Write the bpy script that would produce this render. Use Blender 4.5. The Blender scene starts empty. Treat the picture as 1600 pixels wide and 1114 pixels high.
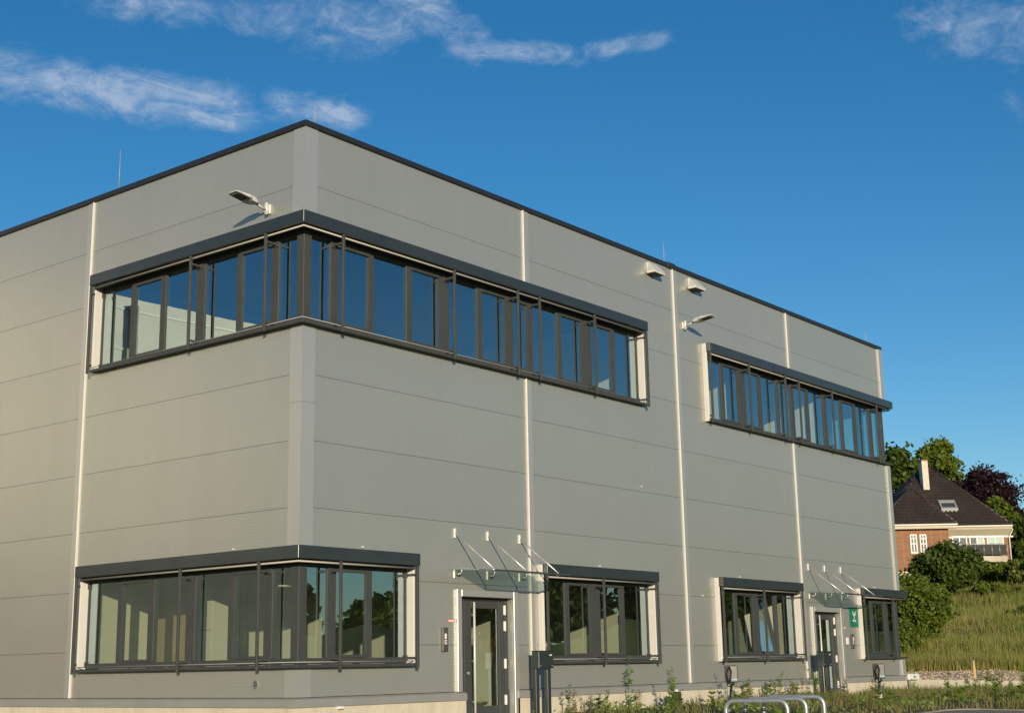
import bpy, bmesh, math, random
import numpy as np
from mathutils import Vector, Matrix

sc = bpy.context.scene
col = sc.collection
R_ = math.radians

# ------------------------------------------------------------------ camera
F_PX, PITCH, ROLL, YAW = 2160.145, 0.221236, -0.018554, 0.668803
CAM = Vector((-14.4768, -15.6134, 0.3746))
_d = Vector((math.cos(PITCH) * math.cos(YAW), math.cos(PITCH) * math.sin(YAW), math.sin(PITCH)))
_r = Vector((math.sin(YAW), -math.cos(YAW), 0))
_u = _r.cross(_d)
_r2 = _r * math.cos(ROLL) + _u * math.sin(ROLL)
_u2 = -_r * math.sin(ROLL) + _u * math.cos(ROLL)
cam_data = bpy.data.cameras.new('camera')
cam = bpy.data.objects.new('camera', cam_data)
col.objects.link(cam)
cam_data.sensor_width = 36
cam_data.lens = F_PX / 1600 * 36
cam_data.clip_end = 6000
cam.matrix_world = Matrix.Translation(CAM) @ Matrix((_r2, _u2, -_d)).transposed().to_4x4()
sc.camera = cam


def view_dir(u, v):
    return (_d + _r2 * ((u - 800) / F_PX) - _u2 * ((v - 557) / F_PX)).normalized()


# ------------------------------------------------------------------ light
SUN_DIR = Vector((0.68, 0.715, -0.185)).normalized()          # the way the light travels
SUN_EL = math.asin(-SUN_DIR.z)
SUN_AZ = math.atan2(-SUN_DIR.x, -SUN_DIR.y)                    # clockwise from +Y
sun_data = bpy.data.lights.new('sun', 'SUN')
sun_data.energy = 4.8
sun_data.angle = R_(0.53)
sun_data.color = (1.0, 0.85, 0.63)
sun = bpy.data.objects.new('sun', sun_data)
col.objects.link(sun)
sun.location = (-40, -42, 40)
sun.rotation_euler = SUN_DIR.to_track_quat('-Z', 'Y').to_euler()

sc.view_settings.view_transform = 'Standard'
sc.view_settings.look = 'None'
sc.view_settings.exposure = 0.0
sc.view_settings.gamma = 1.0
sc.render.engine = 'CYCLES'
sc.cycles.use_denoising = True
sc.cycles.max_bounces = 8
sc.cycles.transparent_max_bounces = 16
sc.cycles.caustics_reflective = False
sc.cycles.caustics_refractive = False
sc.cycles.sample_clamp_indirect = 6

world = bpy.data.worlds.new('World')
sc.world = world
world.use_nodes = True


class NT:
    """small helper that writes node trees"""

    def __init__(self, tree):
        self.t = tree
        self.n = tree.nodes
        self.l = tree.links

    def node(self, kind, **kw):
        nd = self.n.new(kind)
        for k, v in kw.items():
            setattr(nd, k, v)
        return nd

    def put(self, sock, val):
        if isinstance(val, bpy.types.NodeSocket):
            self.l.new(val, sock)
        else:
            sock.default_value = val

    def math(self, op, a, b=0.0, c=0.0, clamp=False):
        nd = self.node('ShaderNodeMath', operation=op, use_clamp=clamp)
        self.put(nd.inputs[0], a)
        self.put(nd.inputs[1], b)
        self.put(nd.inputs[2], c)
        return nd.outputs[0]

    def dot(self, a, vec):
        nd = self.node('ShaderNodeVectorMath', operation='DOT_PRODUCT')
        self.put(nd.inputs[0], a)
        nd.inputs[1].default_value = vec
        return nd.outputs['Value']

    def mix(self, fac, a, b):
        nd = self.node('ShaderNodeMix', data_type='RGBA')
        self.put(nd.inputs[0], fac)
        self.put(nd.inputs[6], a)
        self.put(nd.inputs[7], b)
        return nd.outputs[2]

    def noise(self, vec, scale, detail=4.0, rough=0.5, dist=0.0):
        nd = self.node('ShaderNodeTexNoise')
        if vec is not None:
            self.l.new(vec, nd.inputs['Vector'])
        nd.inputs['Scale'].default_value = scale
        nd.inputs['Detail'].default_value = detail
        nd.inputs['Roughness'].default_value = rough
        nd.inputs['Distortion'].default_value = dist
        return nd.outputs[0]

    def ramp(self, fac, stops):
        nd = self.node('ShaderNodeValToRGB')
        el = nd.color_ramp.elements
        while len(el) < len(stops):
            el.new(0.5)
        for e, (p, c) in zip(el, stops):
            e.position = p
            e.color = (*c, 1) if len(c) == 3 else c
        self.put(nd.inputs[0], fac)
        return nd.outputs[0]

    def mapping(self, vec, scale=(1, 1, 1), rot=(0, 0, 0)):
        nd = self.node('ShaderNodeMapping')
        self.l.new(vec, nd.inputs[0])
        nd.inputs['Scale'].default_value = scale
        nd.inputs['Rotation'].default_value = rot
        return nd.outputs[0]

    def bump(self, height, strength, dist, normal=None):
        nd = self.node('ShaderNodeBump')
        nd.inputs['Strength'].default_value = strength
        nd.inputs['Distance'].default_value = dist
        self.l.new(height, nd.inputs['Height'])
        if normal is not None:
            self.l.new(normal, nd.inputs['Normal'])
        return nd.outputs[0]


w = NT(world.node_tree)
w.n.clear()
sky = w.node('ShaderNodeTexSky', sky_type='NISHITA', sun_disc=False)
sky.sun_elevation = SUN_EL
sky.sun_rotation = SUN_AZ
sky.altitude = 200
sky.air_density = 1.0
sky.dust_density = 0.2
sky.ozone_density = 3.0
SKY_STRENGTH = 0.124
hsv = w.node('ShaderNodeHueSaturation')
hsv.inputs['Saturation'].default_value = 1.27
hsv.inputs['Hue'].default_value = 0.5
hsv.inputs['Value'].default_value = 1.0
w.l.new(sky.outputs[0], hsv.inputs['Color'])
direction = w.node('ShaderNodeTexCoord').outputs['Generated']


def cloud_streak(p0, p1, width_px, sharp_ends=0.35):
    """elongated soft mask of a streak of cloud lying between two directions of the sky"""
    a, b = view_dir(*p0), view_dir(*p1)
    c = ((a + b) / 2).normalized()
    t = (b - a).normalized()
    n = c.cross(t).normalized()
    half = (b - a).length / 2
    along = w.math('ABSOLUTE', w.math('DIVIDE', w.math('SUBTRACT', w.dot(direction, t), c.dot(t)), half))
    along = w.math('DIVIDE', w.math('SUBTRACT', 1.0, along), sharp_ends, clamp=True)
    across = w.math('DIVIDE', w.dot(direction, n), width_px / F_PX)
    across = w.math('EXPONENT', w.math('MULTIPLY', w.math('MULTIPLY', across, across), -1.0))
    front = w.math('GREATER_THAN', w.dot(direction, c), 0.0)
    return w.math('MULTIPLY', w.math('MULTIPLY', along, across), front)


streaks = [
    ((-130, 100), (430, 178), 40, 0.25, 0.95),
    ((380, 150), (600, 200), 30, 0.5, 0.75),
    ((40, -34), (720, 62), 56, 0.3, 0.54),
    ((580, -40), (780, 90), 32, 0.3, 0.92),
    ((660, 66), (950, 94), 19, 0.4, 0.82),
    ((840, 96), (1070, 56), 16, 0.4, 0.66),
    ((1330, 20), (1850, 90), 62, 0.6, 0.56),
    ((150, 160), (330, 210), 22, 0.8, 0.4),
    ((1480, 150), (1800, 190), 40, 0.8, 0.36),
]
cmask = None
for p0, p1, wd, se, st in streaks:
    m = w.math('MULTIPLY', cloud_streak(p0, p1, wd, se), st)
    cmask = m if cmask is None else w.math('MAXIMUM', cmask, m)
# the rest of the sky carries a few more thin streaks of the same sort
far_noise = w.noise(w.mapping(direction, (2.2, 2.2, 9.0)), 1.6, 2.0, 0.5)
rest = w.math('MULTIPLY', w.math('SUBTRACT', far_noise, 0.60), 3.2, clamp=True)
behind = w.math('SUBTRACT', 0.55, w.dot(direction, _d), clamp=True)
rest = w.math('MULTIPLY', rest, w.math('MULTIPLY', behind, 1.4, clamp=True))
cmask = w.math('MAXIMUM', cmask, rest)
cvec = w.mapping(direction, (1, 1, 1.9))
n1 = w.noise(cvec, 18.0, 12.0, 0.66, 0.9)
n2 = w.noise(cvec, 70.0, 9.0, 0.68, 0.8)
cn = w.math('ADD', w.math('MULTIPLY', n1, 0.72), w.math('MULTIPLY', n2, 0.28))
soft = w.math('SUBTRACT', w.math('MULTIPLY', cn, 4.2), 1.45)
edge = w.math('SUBTRACT', w.math('ADD', w.math('MULTIPLY', cmask, 1.1), w.math('MULTIPLY', cn, 1.7)), 1.16, clamp=True)
cfac = w.math('MULTIPLY', w.math('MULTIPLY', edge, 1.35, clamp=True), w.math('MAXIMUM', soft, 0.10), clamp=True)
cfac = w.math('MULTIPLY', cfac, w.math('MULTIPLY', cmask, 2.2, clamp=True))
cfac = w.math('MULTIPLY', cfac, 0.60)
cloud_col = (0.52 / SKY_STRENGTH, 0.60 / SKY_STRENGTH, 0.72 / SKY_STRENGTH, 1)
skycol = w.mix(cfac, hsv.outputs[0], cloud_col)
bg = w.node('ShaderNodeBackground')
w.l.new(skycol, bg.inputs[0])
bg.inputs[1].default_value = SKY_STRENGTH
w.l.new(bg.outputs[0], w.node('ShaderNodeOutputWorld').inputs[0])

# ------------------------------------------------------------------ materials
MATS = {}


def new_mat(name):
    m = bpy.data.materials.new(name)
    m.use_nodes = True
    t = NT(m.node_tree)
    t.n.clear()
    out = t.node('ShaderNodeOutputMaterial')
    MATS[name] = m
    return m, t, out


def principled(t, out, **kw):
    b = t.node('ShaderNodeBsdfPrincipled')
    for k, v in kw.items():
        t.put(b.inputs[k.replace('_', ' ')], v)
    t.l.new(b.outputs[0], out.inputs[0])
    return b


def plain(name, color, rough=0.5, metal=0.0, var=0.08, scale=6.0, bump=0.0, bump_scale=60.0, spec=0.5, stretch=(1, 1, 1)):
    m, t, out = new_mat(name)
    co = t.mapping(t.node('ShaderNodeTexCoord').outputs['Object'], stretch)
    nz = t.noise(co, scale, 6, 0.6)
    lo = tuple(c * (1 - var) for c in color)
    hi = tuple(min(1, c * (1 + var)) for c in color)
    c = t.ramp(nz, [(0.3, lo), (0.7, hi)])
    b = principled(t, out, Base_Color=c, Metallic=metal)
    rr = t.node('ShaderNodeMapRange')
    rr.inputs[3].default_value = rough * 0.85
    rr.inputs[4].default_value = min(1, rough * 1.15)
    t.l.new(t.noise(co, scale * 2.3, 4, 0.6), rr.inputs[0])
    t.l.new(rr.outputs[0], b.inputs['Roughness'])
    b.inputs['Specular IOR Level'].default_value = spec
    if bump:
        t.l.new(t.bump(t.noise(co, bump_scale, 5, 0.6), bump, 0.02), b.inputs['Normal'])
    return m


def cladding(name, base, ribs=True):
    """silver coil-coated steel panel: micro ribs, faint oil-canning, faint run-off streaks, each panel a shade of its own"""
    m, t, out = new_mat(name)
    co = t.node('ShaderNodeTexCoord').outputs['Object']
    streak = t.noise(t.mapping(co, (3.0, 3.0, 0.22)), 2.4, 6, 0.62)
    blotch = t.noise(co, 0.55, 4, 0.55)
    f = t.math('ADD', t.math('MULTIPLY', streak, 0.42), t.math('MULTIPLY', blotch, 0.58))
    rnd = t.node('ShaderNodeObjectInfo').outputs['Random']
    f = t.math('ADD', f, t.math('MULTIPLY', t.math('SUBTRACT', rnd, 0.5), 0.16))
    c = t.ramp(f, [(0.28, tuple(x * 0.95 for x in base)), (0.52, base), (0.74, tuple(x * 1.045 for x in base))])
    b = principled(t, out, Base_Color=c, Metallic=0.54, Roughness=0.4)
    rr = t.node('ShaderNodeMapRange')
    rr.inputs[3].default_value = 0.33
    rr.inputs[4].default_value = 0.42
    t.l.new(t.noise(t.mapping(co, (1, 1, 0.3)), 3.0, 5, 0.6), rr.inputs[0])
    t.l.new(rr.outputs[0], b.inputs['Roughness'])
    can = t.noise(t.mapping(co, (0.5, 0.5, 1.0)), 1.1, 3, 0.5)
    nb = t.bump(can, 0.25, 0.02)
    if ribs:
        sep = t.node('ShaderNodeSeparateXYZ')
        t.l.new(co, sep.inputs[0])
        tri = t.math('PINGPONG', sep.outputs['Z'], 0.026)
        tri = t.math('DIVIDE', tri, 0.026)
        tri = t.math('MULTIPLY', t.math('SUBTRACT', tri, 0.35), 2.2, clamp=True)
        nb = t.bump(tri, 0.16, 0.0022, nb)
    t.l.new(nb, b.inputs['Normal'])
    return m


cladding('wall_metal', (0.455, 0.456, 0.412))
cladding('trim_metal', (0.53, 0.525, 0.495), ribs=False)
plain('pale_trim', (0.68, 0.66, 0.60), 0.45, 0.0, 0.04, 3.0)
plain('flashing_metal', (0.37, 0.365, 0.345), 0.45, 0.35, 0.07, 1.6)
plain('anthracite', (0.030, 0.038, 0.040), 0.25, 0.0, 0.10, 2.0, spec=0.6)
plain('frame_anthracite', (0.055, 0.060, 0.060), 0.55, 0.0, 0.08, 3.0, spec=0.22)
plain('coping_dark', (0.018, 0.021, 0.026), 0.42, 0.0, 0.12, 2.0)
plain('aluminium', (0.40, 0.38, 0.34), 0.55, 0.3, 0.05, 8.0)
plain('stainless', (0.72, 0.70, 0.66), 0.34, 0.75, 0.05, 8.0)
plain('galvanised', (0.40, 0.43, 0.43), 0.42, 0.6, 0.14, 22.0, 0.05, 90)
plain('post_zinc', (0.27, 0.28, 0.26), 0.6, 0.1, 0.12, 14.0)
plain('white_paint', (0.78, 0.77, 0.74), 0.40, 0.0, 0.04, 3.0)
plain('cream_paint', (0.46, 0.41, 0.31), 0.55, 0.0, 0.06, 2.0)
plain('lamp_grey', (0.62, 0.62, 0.59), 0.35, 0.1, 0.05, 4.0)
plain('led_glass', (0.10, 0.10, 0.10), 0.15, 0.0, 0.1, 40.0)
plain('black_rubber', (0.016, 0.016, 0.017), 0.55, 0.0, 0.2, 12.0)
plain('charger_grey', (0.075, 0.070, 0.066), 0.42, 0.0, 0.10, 8.0)
plain('sign_green', (0.004, 0.16, 0.10), 0.35, 0.0, 0.05, 5.0)
plain('red_print', (0.55, 0.04, 0.04), 0.5)
plain('orange_paint', (0.75, 0.20, 0.03), 0.5)
plain('cyan_print', (0.05, 0.35, 0.48), 0.4)
plain('room_white', (0.82, 0.82, 0.77), 0.85, 0.0, 0.03, 1.2)
plain('room_floor', (0.40, 0.37, 0.32), 0.6, 0.0, 0.12, 3.0)
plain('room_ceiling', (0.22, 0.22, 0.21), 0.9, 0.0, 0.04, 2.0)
plain('room_ochre', (0.45, 0.36, 0.22), 0.8, 0.0, 0.05, 1.0)
plain('core_grey', (0.10, 0.10, 0.10), 0.9)
plain('roof_membrane', (0.20, 0.20, 0.20), 0.9, 0.0, 0.15, 1.0)
plain('bark', (0.085, 0.062, 0.045), 0.9, 0.0, 0.3, 5.0, 0.6, 14, stretch=(1, 1, 0.2))
plain('chimney_plaster', (0.60, 0.54, 0.45), 0.9, 0.0, 0.12, 2.5, 0.3, 20)
plain('hall_white', (0.78, 0.73, 0.62), 0.5, 0.0, 0.06, 0.6)
plain('hall_base', (0.06, 0.065, 0.05), 0.7, 0.0, 0.15, 0.5)
plain('roof_gutter', (0.70, 0.66, 0.56), 0.5, 0.0, 0.08, 2.0)
plain('screen_fabric', (0.045, 0.045, 0.040), 0.85, 0.0, 0.15, 6.0)
plain('stake_wood', (0.60, 0.47, 0.18), 0.8, 0.0, 0.12, 8.0)


def tile_mat():
    m, t, out = new_mat('roof_tile')
    co = t.node('ShaderNodeTexCoord').outputs['Object']
    f = t.math('ADD', t.math('MULTIPLY', t.noise(co, 5.0, 4, 0.6), 0.6), t.math('MULTIPLY', t.noise(co, 0.5, 3, 0.5), 0.4))
    c = t.ramp(f, [(0.3, (0.030, 0.022, 0.018)), (0.55, (0.060, 0.044, 0.036)), (0.8, (0.105, 0.080, 0.066))])
    principled(t, out, Base_Color=c, Roughness=0.55)


def brick_mat():
    m, t, out = new_mat('brick')
    co = t.node('ShaderNodeTexCoord').outputs['Object']
    sep = t.node('ShaderNodeSeparateXYZ')
    t.l.new(co, sep.inputs[0])
    cmb = t.node('ShaderNodeCombineXYZ')
    t.l.new(t.math('ADD', sep.outputs[0], sep.outputs[1]), cmb.inputs[0])
    t.l.new(sep.outputs[2], cmb.inputs[1])
    br = t.node('ShaderNodeTexBrick')
    t.l.new(cmb.outputs[0], br.inputs['Vector'])
    br.inputs['Scale'].default_value = 1.0
    br.inputs['Brick Width'].default_value = 0.25
    br.inputs['Row Height'].default_value = 0.077
    br.inputs['Mortar Size'].default_value = 0.008
    br.inputs['Color1'].default_value = (0.30, 0.125, 0.060, 1)
    br.inputs['Color2'].default_value = (0.19, 0.078, 0.042, 1)
    br.inputs['Mortar'].default_value = (0.30, 0.23, 0.16, 1)
    c = t.mix(t.math('MULTIPLY', t.noise(co, 1.4, 5, 0.6), 0.5), br.outputs['Color'], (0.33, 0.17, 0.085, 1))
    b = principled(t, out, Base_Color=c, Roughness=0.9)
    t.l.new(t.bump(t.math('SUBTRACT', 1.0, br.outputs['Fac']), 0.5, 0.01), b.inputs['Normal'])


def concrete_mat():
    m, t, out = new_mat('plinth_concrete')
    co = t.node('ShaderNodeTexCoord').outputs['Object']
    f = t.math('ADD', t.math('MULTIPLY', t.noise(t.mapping(co, (1, 1, 0.35)), 3.2, 7, 0.65), 0.6), t.math('MULTIPLY', t.noise(co, 26, 4, 0.6), 0.4))
    c = t.ramp(f, [(0.28, (0.40, 0.34, 0.25)), (0.45, (0.56, 0.50, 0.39)), (0.7, (0.66, 0.60, 0.48))])
    # a few rusty run-off stains
    st = t.noise(t.mapping(co, (2.6, 2.6, 0.3)), 1.7, 5, 0.7)
    st = t.math('MULTIPLY', t.math('SUBTRACT', st, 0.58), 5.0, clamp=True)
    c = t.mix(t.math('MULTIPLY', st, 0.45), c, (0.42, 0.27, 0.15, 1))
    b = principled(t, out, Base_Color=c, Roughness=0.85)
    t.l.new(t.bump(t.noise(co, 40, 5, 0.6), 0.3, 0.01), b.inputs['Normal'])


def ground_mat(name, cols, scale, bump_scale, bump):
    m, t, out = new_mat(name)
    co = t.node('ShaderNodeTexCoord').outputs['Object']
    f = t.math('ADD', t.math('MULTIPLY', t.noise(co, scale, 6, 0.6), 0.55), t.math('MULTIPLY', t.noise(co, scale * 9, 4, 0.65), 0.45))
    c = t.ramp(f, list(zip(np.linspace(0.3, 0.7, len(cols)), cols)))
    b = principled(t, out, Base_Color=c, Roughness=0.95)
    b.inputs['Specular IOR Level'].default_value = 0.2
    t.l.new(t.bump(t.noise(co, bump_scale, 6, 0.7), bump, 0.05), b.inputs['Normal'])


def leaf_mat(name, cols, scale=1.2, transl=0.34, rough=0.55):
    m, t, out = new_mat(name)
    co = t.node('ShaderNodeTexCoord').outputs['Object']
    f = t.math('ADD', t.math('MULTIPLY', t.noise(co, scale, 4, 0.6), 0.5), t.math('MULTIPLY', t.noise(co, scale * 14, 3, 0.6), 0.5))
    c = t.ramp(f, list(zip(np.linspace(0.32, 0.68, len(cols)), cols)))
    b = t.node('ShaderNodeBsdfPrincipled')
    t.l.new(c, b.inputs['Base Color'])
    b.inputs['Roughness'].default_value = rough
    b.inputs['Specular IOR Level'].default_value = 0.3
    tr = t.node('ShaderNodeBsdfTranslucent')
    t.l.new(c, tr.inputs[0])
    mx = t.node('ShaderNodeMixShader')
    mx.inputs[0].default_value = transl
    t.l.new(b.outputs[0], mx.inputs[1])
    t.l.new(tr.outputs[0], mx.inputs[2])
    t.l.new(mx.outputs[0], out.inputs[0])


def glass_mat(name, tint, base_refl, rough=0.0, refl_tint=(1, 1, 1), wav=0.0, grazing=0.9):
    """thin coated glazing: what passes is tinted, what is mirrored grows towards grazing angles"""
    m, t, out = new_mat(name)
    tr = t.node('ShaderNodeBsdfTransparent')
    tr.inputs[0].default_value = (*tint, 1)
    gl = t.node('ShaderNodeBsdfGlossy')
    gl.inputs['Roughness'].default_value = rough
    gl.inputs[0].default_value = (*refl_tint, 1)
    if wav:
        co = t.node('ShaderNodeTexCoord').outputs['Object']
        t.l.new(t.bump(t.noise(co, 1.1, 2, 0.5), wav, 0.02), gl.inputs['Normal'])
    fr = t.node('ShaderNodeLayerWeight')
    fr.inputs[0].default_value = 0.5
    sch = t.math('POWER', fr.outputs['Facing'], 4.0)
    f = t.math('ADD', base_refl, t.math('MULTIPLY', sch, grazing), clamp=True)
    mx = t.node('ShaderNodeMixShader')
    t.l.new(f, mx.inputs[0])
    t.l.new(tr.outputs[0], mx.inputs[1])
    t.l.new(gl.outputs[0], mx.inputs[2])
    t.l.new(mx.outputs[0], out.inputs[0])


tile_mat()
brick_mat()
concrete_mat()
ground_mat('soil', [(0.10, 0.080, 0.050), (0.15, 0.125, 0.080), (0.12, 0.115, 0.055), (0.20, 0.165, 0.11)], 0.7, 9, 0.6)
ground_mat('meadow', [(0.075, 0.095, 0.022), (0.11, 0.13, 0.032), (0.15, 0.14, 0.045), (0.20, 0.15, 0.08)], 0.25, 5, 0.8)
ground_mat('gravel_earth', [(0.46, 0.33, 0.22), (0.60, 0.46, 0.32), (0.54, 0.40, 0.28), (0.70, 0.57, 0.43)], 0.8, 16, 1.0)
ground_mat('paving', [(0.20, 0.175, 0.14), (0.27, 0.24, 0.19), (0.31, 0.27, 0.21)], 1.1, 50, 0.3)
leaf_mat('leaf_green', [(0.055, 0.088, 0.010), (0.120, 0.165, 0.018), (0.200, 0.240, 0.034)])
leaf_mat('leaf_dark', [(0.030, 0.054, 0.008), (0.070, 0.108, 0.014), (0.130, 0.170, 0.026)])
leaf_mat('leaf_purple', [(0.013, 0.007, 0.010), (0.031, 0.013, 0.018), (0.058, 0.023, 0.026)])
leaf_mat('leaf_light', [(0.10, 0.13, 0.020), (0.17, 0.20, 0.035), (0.24, 0.25, 0.06)])
leaf_mat('grass_blade', [(0.120, 0.175, 0.020), (0.185, 0.235, 0.034), (0.290, 0.245, 0.080), (0.165, 0.215, 0.030)], 0.35, 0.3)
leaf_mat('weed_leaf', [(0.116, 0.202, 0.028), (0.178, 0.271, 0.043), (0.248, 0.295, 0.070)], 2.0, 0.35)
leaf_mat('weed_dry', [(0.210, 0.150, 0.068), (0.285, 0.203, 0.090), (0.195, 0.180, 0.060)], 2.0, 0.25)
leaf_mat('ground_cover', [(0.095, 0.135, 0.028), (0.150, 0.190, 0.042), (0.250, 0.185, 0.090), (0.140, 0.210, 0.036)], 1.0, 0.3)
glass_mat('window_glass', (0.90, 0.95, 0.82), 0.44, refl_tint=(0.74, 0.94, 1.0), wav=0.02, grazing=0.75)
glass_mat('canopy_glass', (0.70, 0.78, 0.76), 0.06, grazing=0.25)
glass_mat('house_glass', (0.75, 0.80, 0.78), 0.16)

# ------------------------------------------------------------------ helpers
ORIGIN = {}


def w_origin(o):
    return ORIGIN.get(o.name, Vector((0, 0, 0)))


def tag(o, label, cat, group=None):
    o['label'] = label
    o['category'] = cat
    if group:
        o['group'] = group
    return o


def empty(name, loc, label, cat, group=None):
    o = bpy.data.objects.new(name, None)
    col.objects.link(o)
    o.location = loc
    o.empty_display_size = 0.3
    ORIGIN[o.name] = Vector(loc)
    return tag(o, label, cat, group)


FR = lambda u, n, z: (u, -n, z)        # right facade: u along it, n outwards
FL = lambda u, n, z: (-n, u, z)        # left facade
XE = 22.15                              # far end of the right facade
FE = lambda u, n, z: (XE + n, u, z)    # short end facade


class MB:
    def __init__(self, T=None):
        self.v, self.f, self.T = [], [], T or (lambda a, b, c: (a, b, c))
        self.sm = []

    def add(self, verts, faces, smooth=False):
        k = len(self.v)
        self.v += [self.T(*p) for p in verts]
        self.f += [tuple(i + k for i in f) for f in faces]
        self.sm += [smooth] * len(faces)
        return self

    def box(self, a0, a1, b0, b1, c0, c1):
        vs = [(x, y, z) for x in (a0, a1) for y in (b0, b1) for z in (c0, c1)]
        return self.add(vs, [(0, 1, 3, 2), (4, 6, 7, 5), (0, 4, 5, 1), (2, 3, 7, 6), (0, 2, 6, 4), (1, 5, 7, 3)])

    def prism(self, poly, c0, c1):
        """polygon in (a, b) extruded along c"""
        n = len(poly)
        vs = [(a, b, c0) for a, b in poly] + [(a, b, c1) for a, b in poly]
        fs = [tuple(range(n))[::-1], tuple(range(n, 2 * n))] + [(i, (i + 1) % n, n + (i + 1) % n, n + i) for i in range(n)]
        return self.add(vs, fs)

    def hexa(self, lo, hi):
        """two quads joined by side faces"""
        return self.add(list(lo) + list(hi), [(3, 2, 1, 0), (4, 5, 6, 7)] + [(i, (i + 1) % 4, 4 + (i + 1) % 4, 4 + i) for i in range(4)])

    def tube(self, pts, r, n=8, caps=True):
        pts = [Vector(self.T(*p)) for p in pts]
        rs = r if isinstance(r, (list, tuple)) else [r] * len(pts)
        k = len(self.v)
        up = Vector((0, 0, 1))
        prev = None
        for i, p in enumerate(pts):
            d = ((pts[min(i + 1, len(pts) - 1)] - p).normalized() + (p - pts[max(i - 1, 0)]).normalized()).normalized()
            if prev is None:
                x = d.cross(up if abs(d.z) < 0.95 else Vector((1, 0, 0))).normalized()
            else:
                x = (prev - d * prev.dot(d)).normalized()
            prev = x
            y = d.cross(x)
            for j in range(n):
                a = 2 * math.pi * j / n
                q = p + (x * math.cos(a) + y * math.sin(a)) * rs[i]
                self.v.append(tuple(q))
        for i in range(len(pts) - 1):
            for j in range(n):
                self.f.append((k + i * n + j, k + i * n + (j + 1) % n, k + (i + 1) * n + (j + 1) % n, k + (i + 1) * n + j))
                self.sm.append(True)
        if caps:
            self.f.append(tuple(k + j for j in range(n))[::-1])
            self.f.append(tuple(k + (len(pts) - 1) * n + j for j in range(n)))
            self.sm += [False, False]
        return self

    def build(self, name, mat, parent=None, bevel=0.0, kind=None, local=False, seg=1):
        me = bpy.data.meshes.new(name)
        bm = bmesh.new()
        vs = [bm.verts.new(p) for p in self.v]
        for f, s in zip(self.f, self.sm):
            try:
                fa = bm.faces.new([vs[i] for i in f])
                fa.smooth = s
            except ValueError:
                pass
        bmesh.ops.recalc_face_normals(bm, faces=bm.faces)
        if bevel:
            bmesh.ops.bevel(bm, geom=list(bm.edges), offset=bevel, segments=seg, affect='EDGES', profile=0.5, clamp_overlap=True)
        bm.to_mesh(me)
        bm.free()
        me.materials.append(MATS[mat])
        return link(name, me, parent, kind, local)


def link(name, me, parent=None, kind=None, local=False):
    o = bpy.data.objects.new(name, me)
    col.objects.link(o)
    ORIGIN[o.name] = Vector((0, 0, 0))
    if parent is not None:
        o.parent = parent
        if not local:
            o.location = -w_origin(parent)
    if kind:
        o['kind'] = kind
    return o


def box(name, mat, parent, T, a0, a1, b0, b1, c0, c1, bevel=0.0):
    return MB(T).box(a0, a1, b0, b1, c0, c1).build(name, mat, parent, bevel)


def np_mesh(name, verts, quads, mat, smooth=False):
    me = bpy.data.meshes.new(name)
    verts = np.asarray(verts, np.float32)
    quads = np.asarray(quads, np.int32)
    k = quads.shape[1]
    me.vertices.add(len(verts))
    me.vertices.foreach_set('co', verts.ravel())
    me.loops.add(quads.size)
    me.loops.foreach_set('vertex_index', quads.ravel())
    me.polygons.add(len(quads))
    me.polygons.foreach_set('loop_start', np.arange(0, quads.size, k, dtype=np.int32))
    me.polygons.foreach_set('loop_total', np.full(len(quads), k, np.int32))
    if smooth:
        me.polygons.foreach_set('use_smooth', np.ones(len(quads), bool))
    me.update(calc_edges=True)
    me.validate()
    me.materials.append(MATS[mat])
    return me


RRT, DDT = Vector((0.6200, -0.7846, 0)), Vector((0.7846, 0.6200, 0))


def place(px, depth, zmid=0.0):
    """ground position that lies depth metres ahead and as far right as picture column px"""
    a = (px - 800) / F_PX * (depth * 0.9756 + zmid * 0.219)
    p = CAM + DDT * depth + RRT * a
    return p.x, p.y


# ------------------------------------------------------------------ terrain
def sstep(x, a, b):
    t = np.clip((x - a) / (b - a), 0, 1)
    return t * t * (3 - 2 * t)


def wall_top(x):
    return -0.12 - 0.022 * np.clip(x - 22.15, 0, 14)


def terrain(x, y):
    x = np.asarray(x, float)
    y = np.asarray(y, float)
    s = (x + 14.5) * 0.785 + (y + 15.6) * 0.62
    q = (x + 14.5) * 0.93 + (y + 15.6) * 0.36
    h = -0.45 - 0.033 * np.clip(24 - s, 0, 26)
    h = h - 0.028 * np.clip(x - 22, 0, 10)
    upper = wall_top(x) - 0.05 + (0.16 * sstep(q, 41.5, 45) + 0.34 * sstep(q, 46, 58)) * sstep(y, 0.3, 3.0)
    h = np.where((y > 0.1) & (x > 22.3), upper, h)
    rise = np.interp(q, [57, 62, 75, 90, 108, 125], [0, 0.75, 2.1, 3.6, 5.9, 6.3])
    rise = rise * sstep(y, -40, 2)
    h = h + rise + 0.35 * sstep(q, 57, 66) * np.sin(x * 0.55 + 1.0) * np.cos(y * 0.43) * (q < 104)
    return h


def grid_mesh(name, xs, ys, mat, dz=0.0, zf=terrain, smooth=True):
    X, Y = np.meshgrid(xs, ys)
    Z = zf(X, Y) + dz
    v = np.stack([X, Y, Z], -1).reshape(-1, 3)
    nx, ny = len(xs), len(ys)
    i = (np.arange(ny - 1)[:, None] * nx + np.arange(nx - 1)[None]).ravel()
    return np_mesh(name, v, np.stack([i, i + 1, i + nx + 1, i + nx], 1), mat, smooth)


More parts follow.
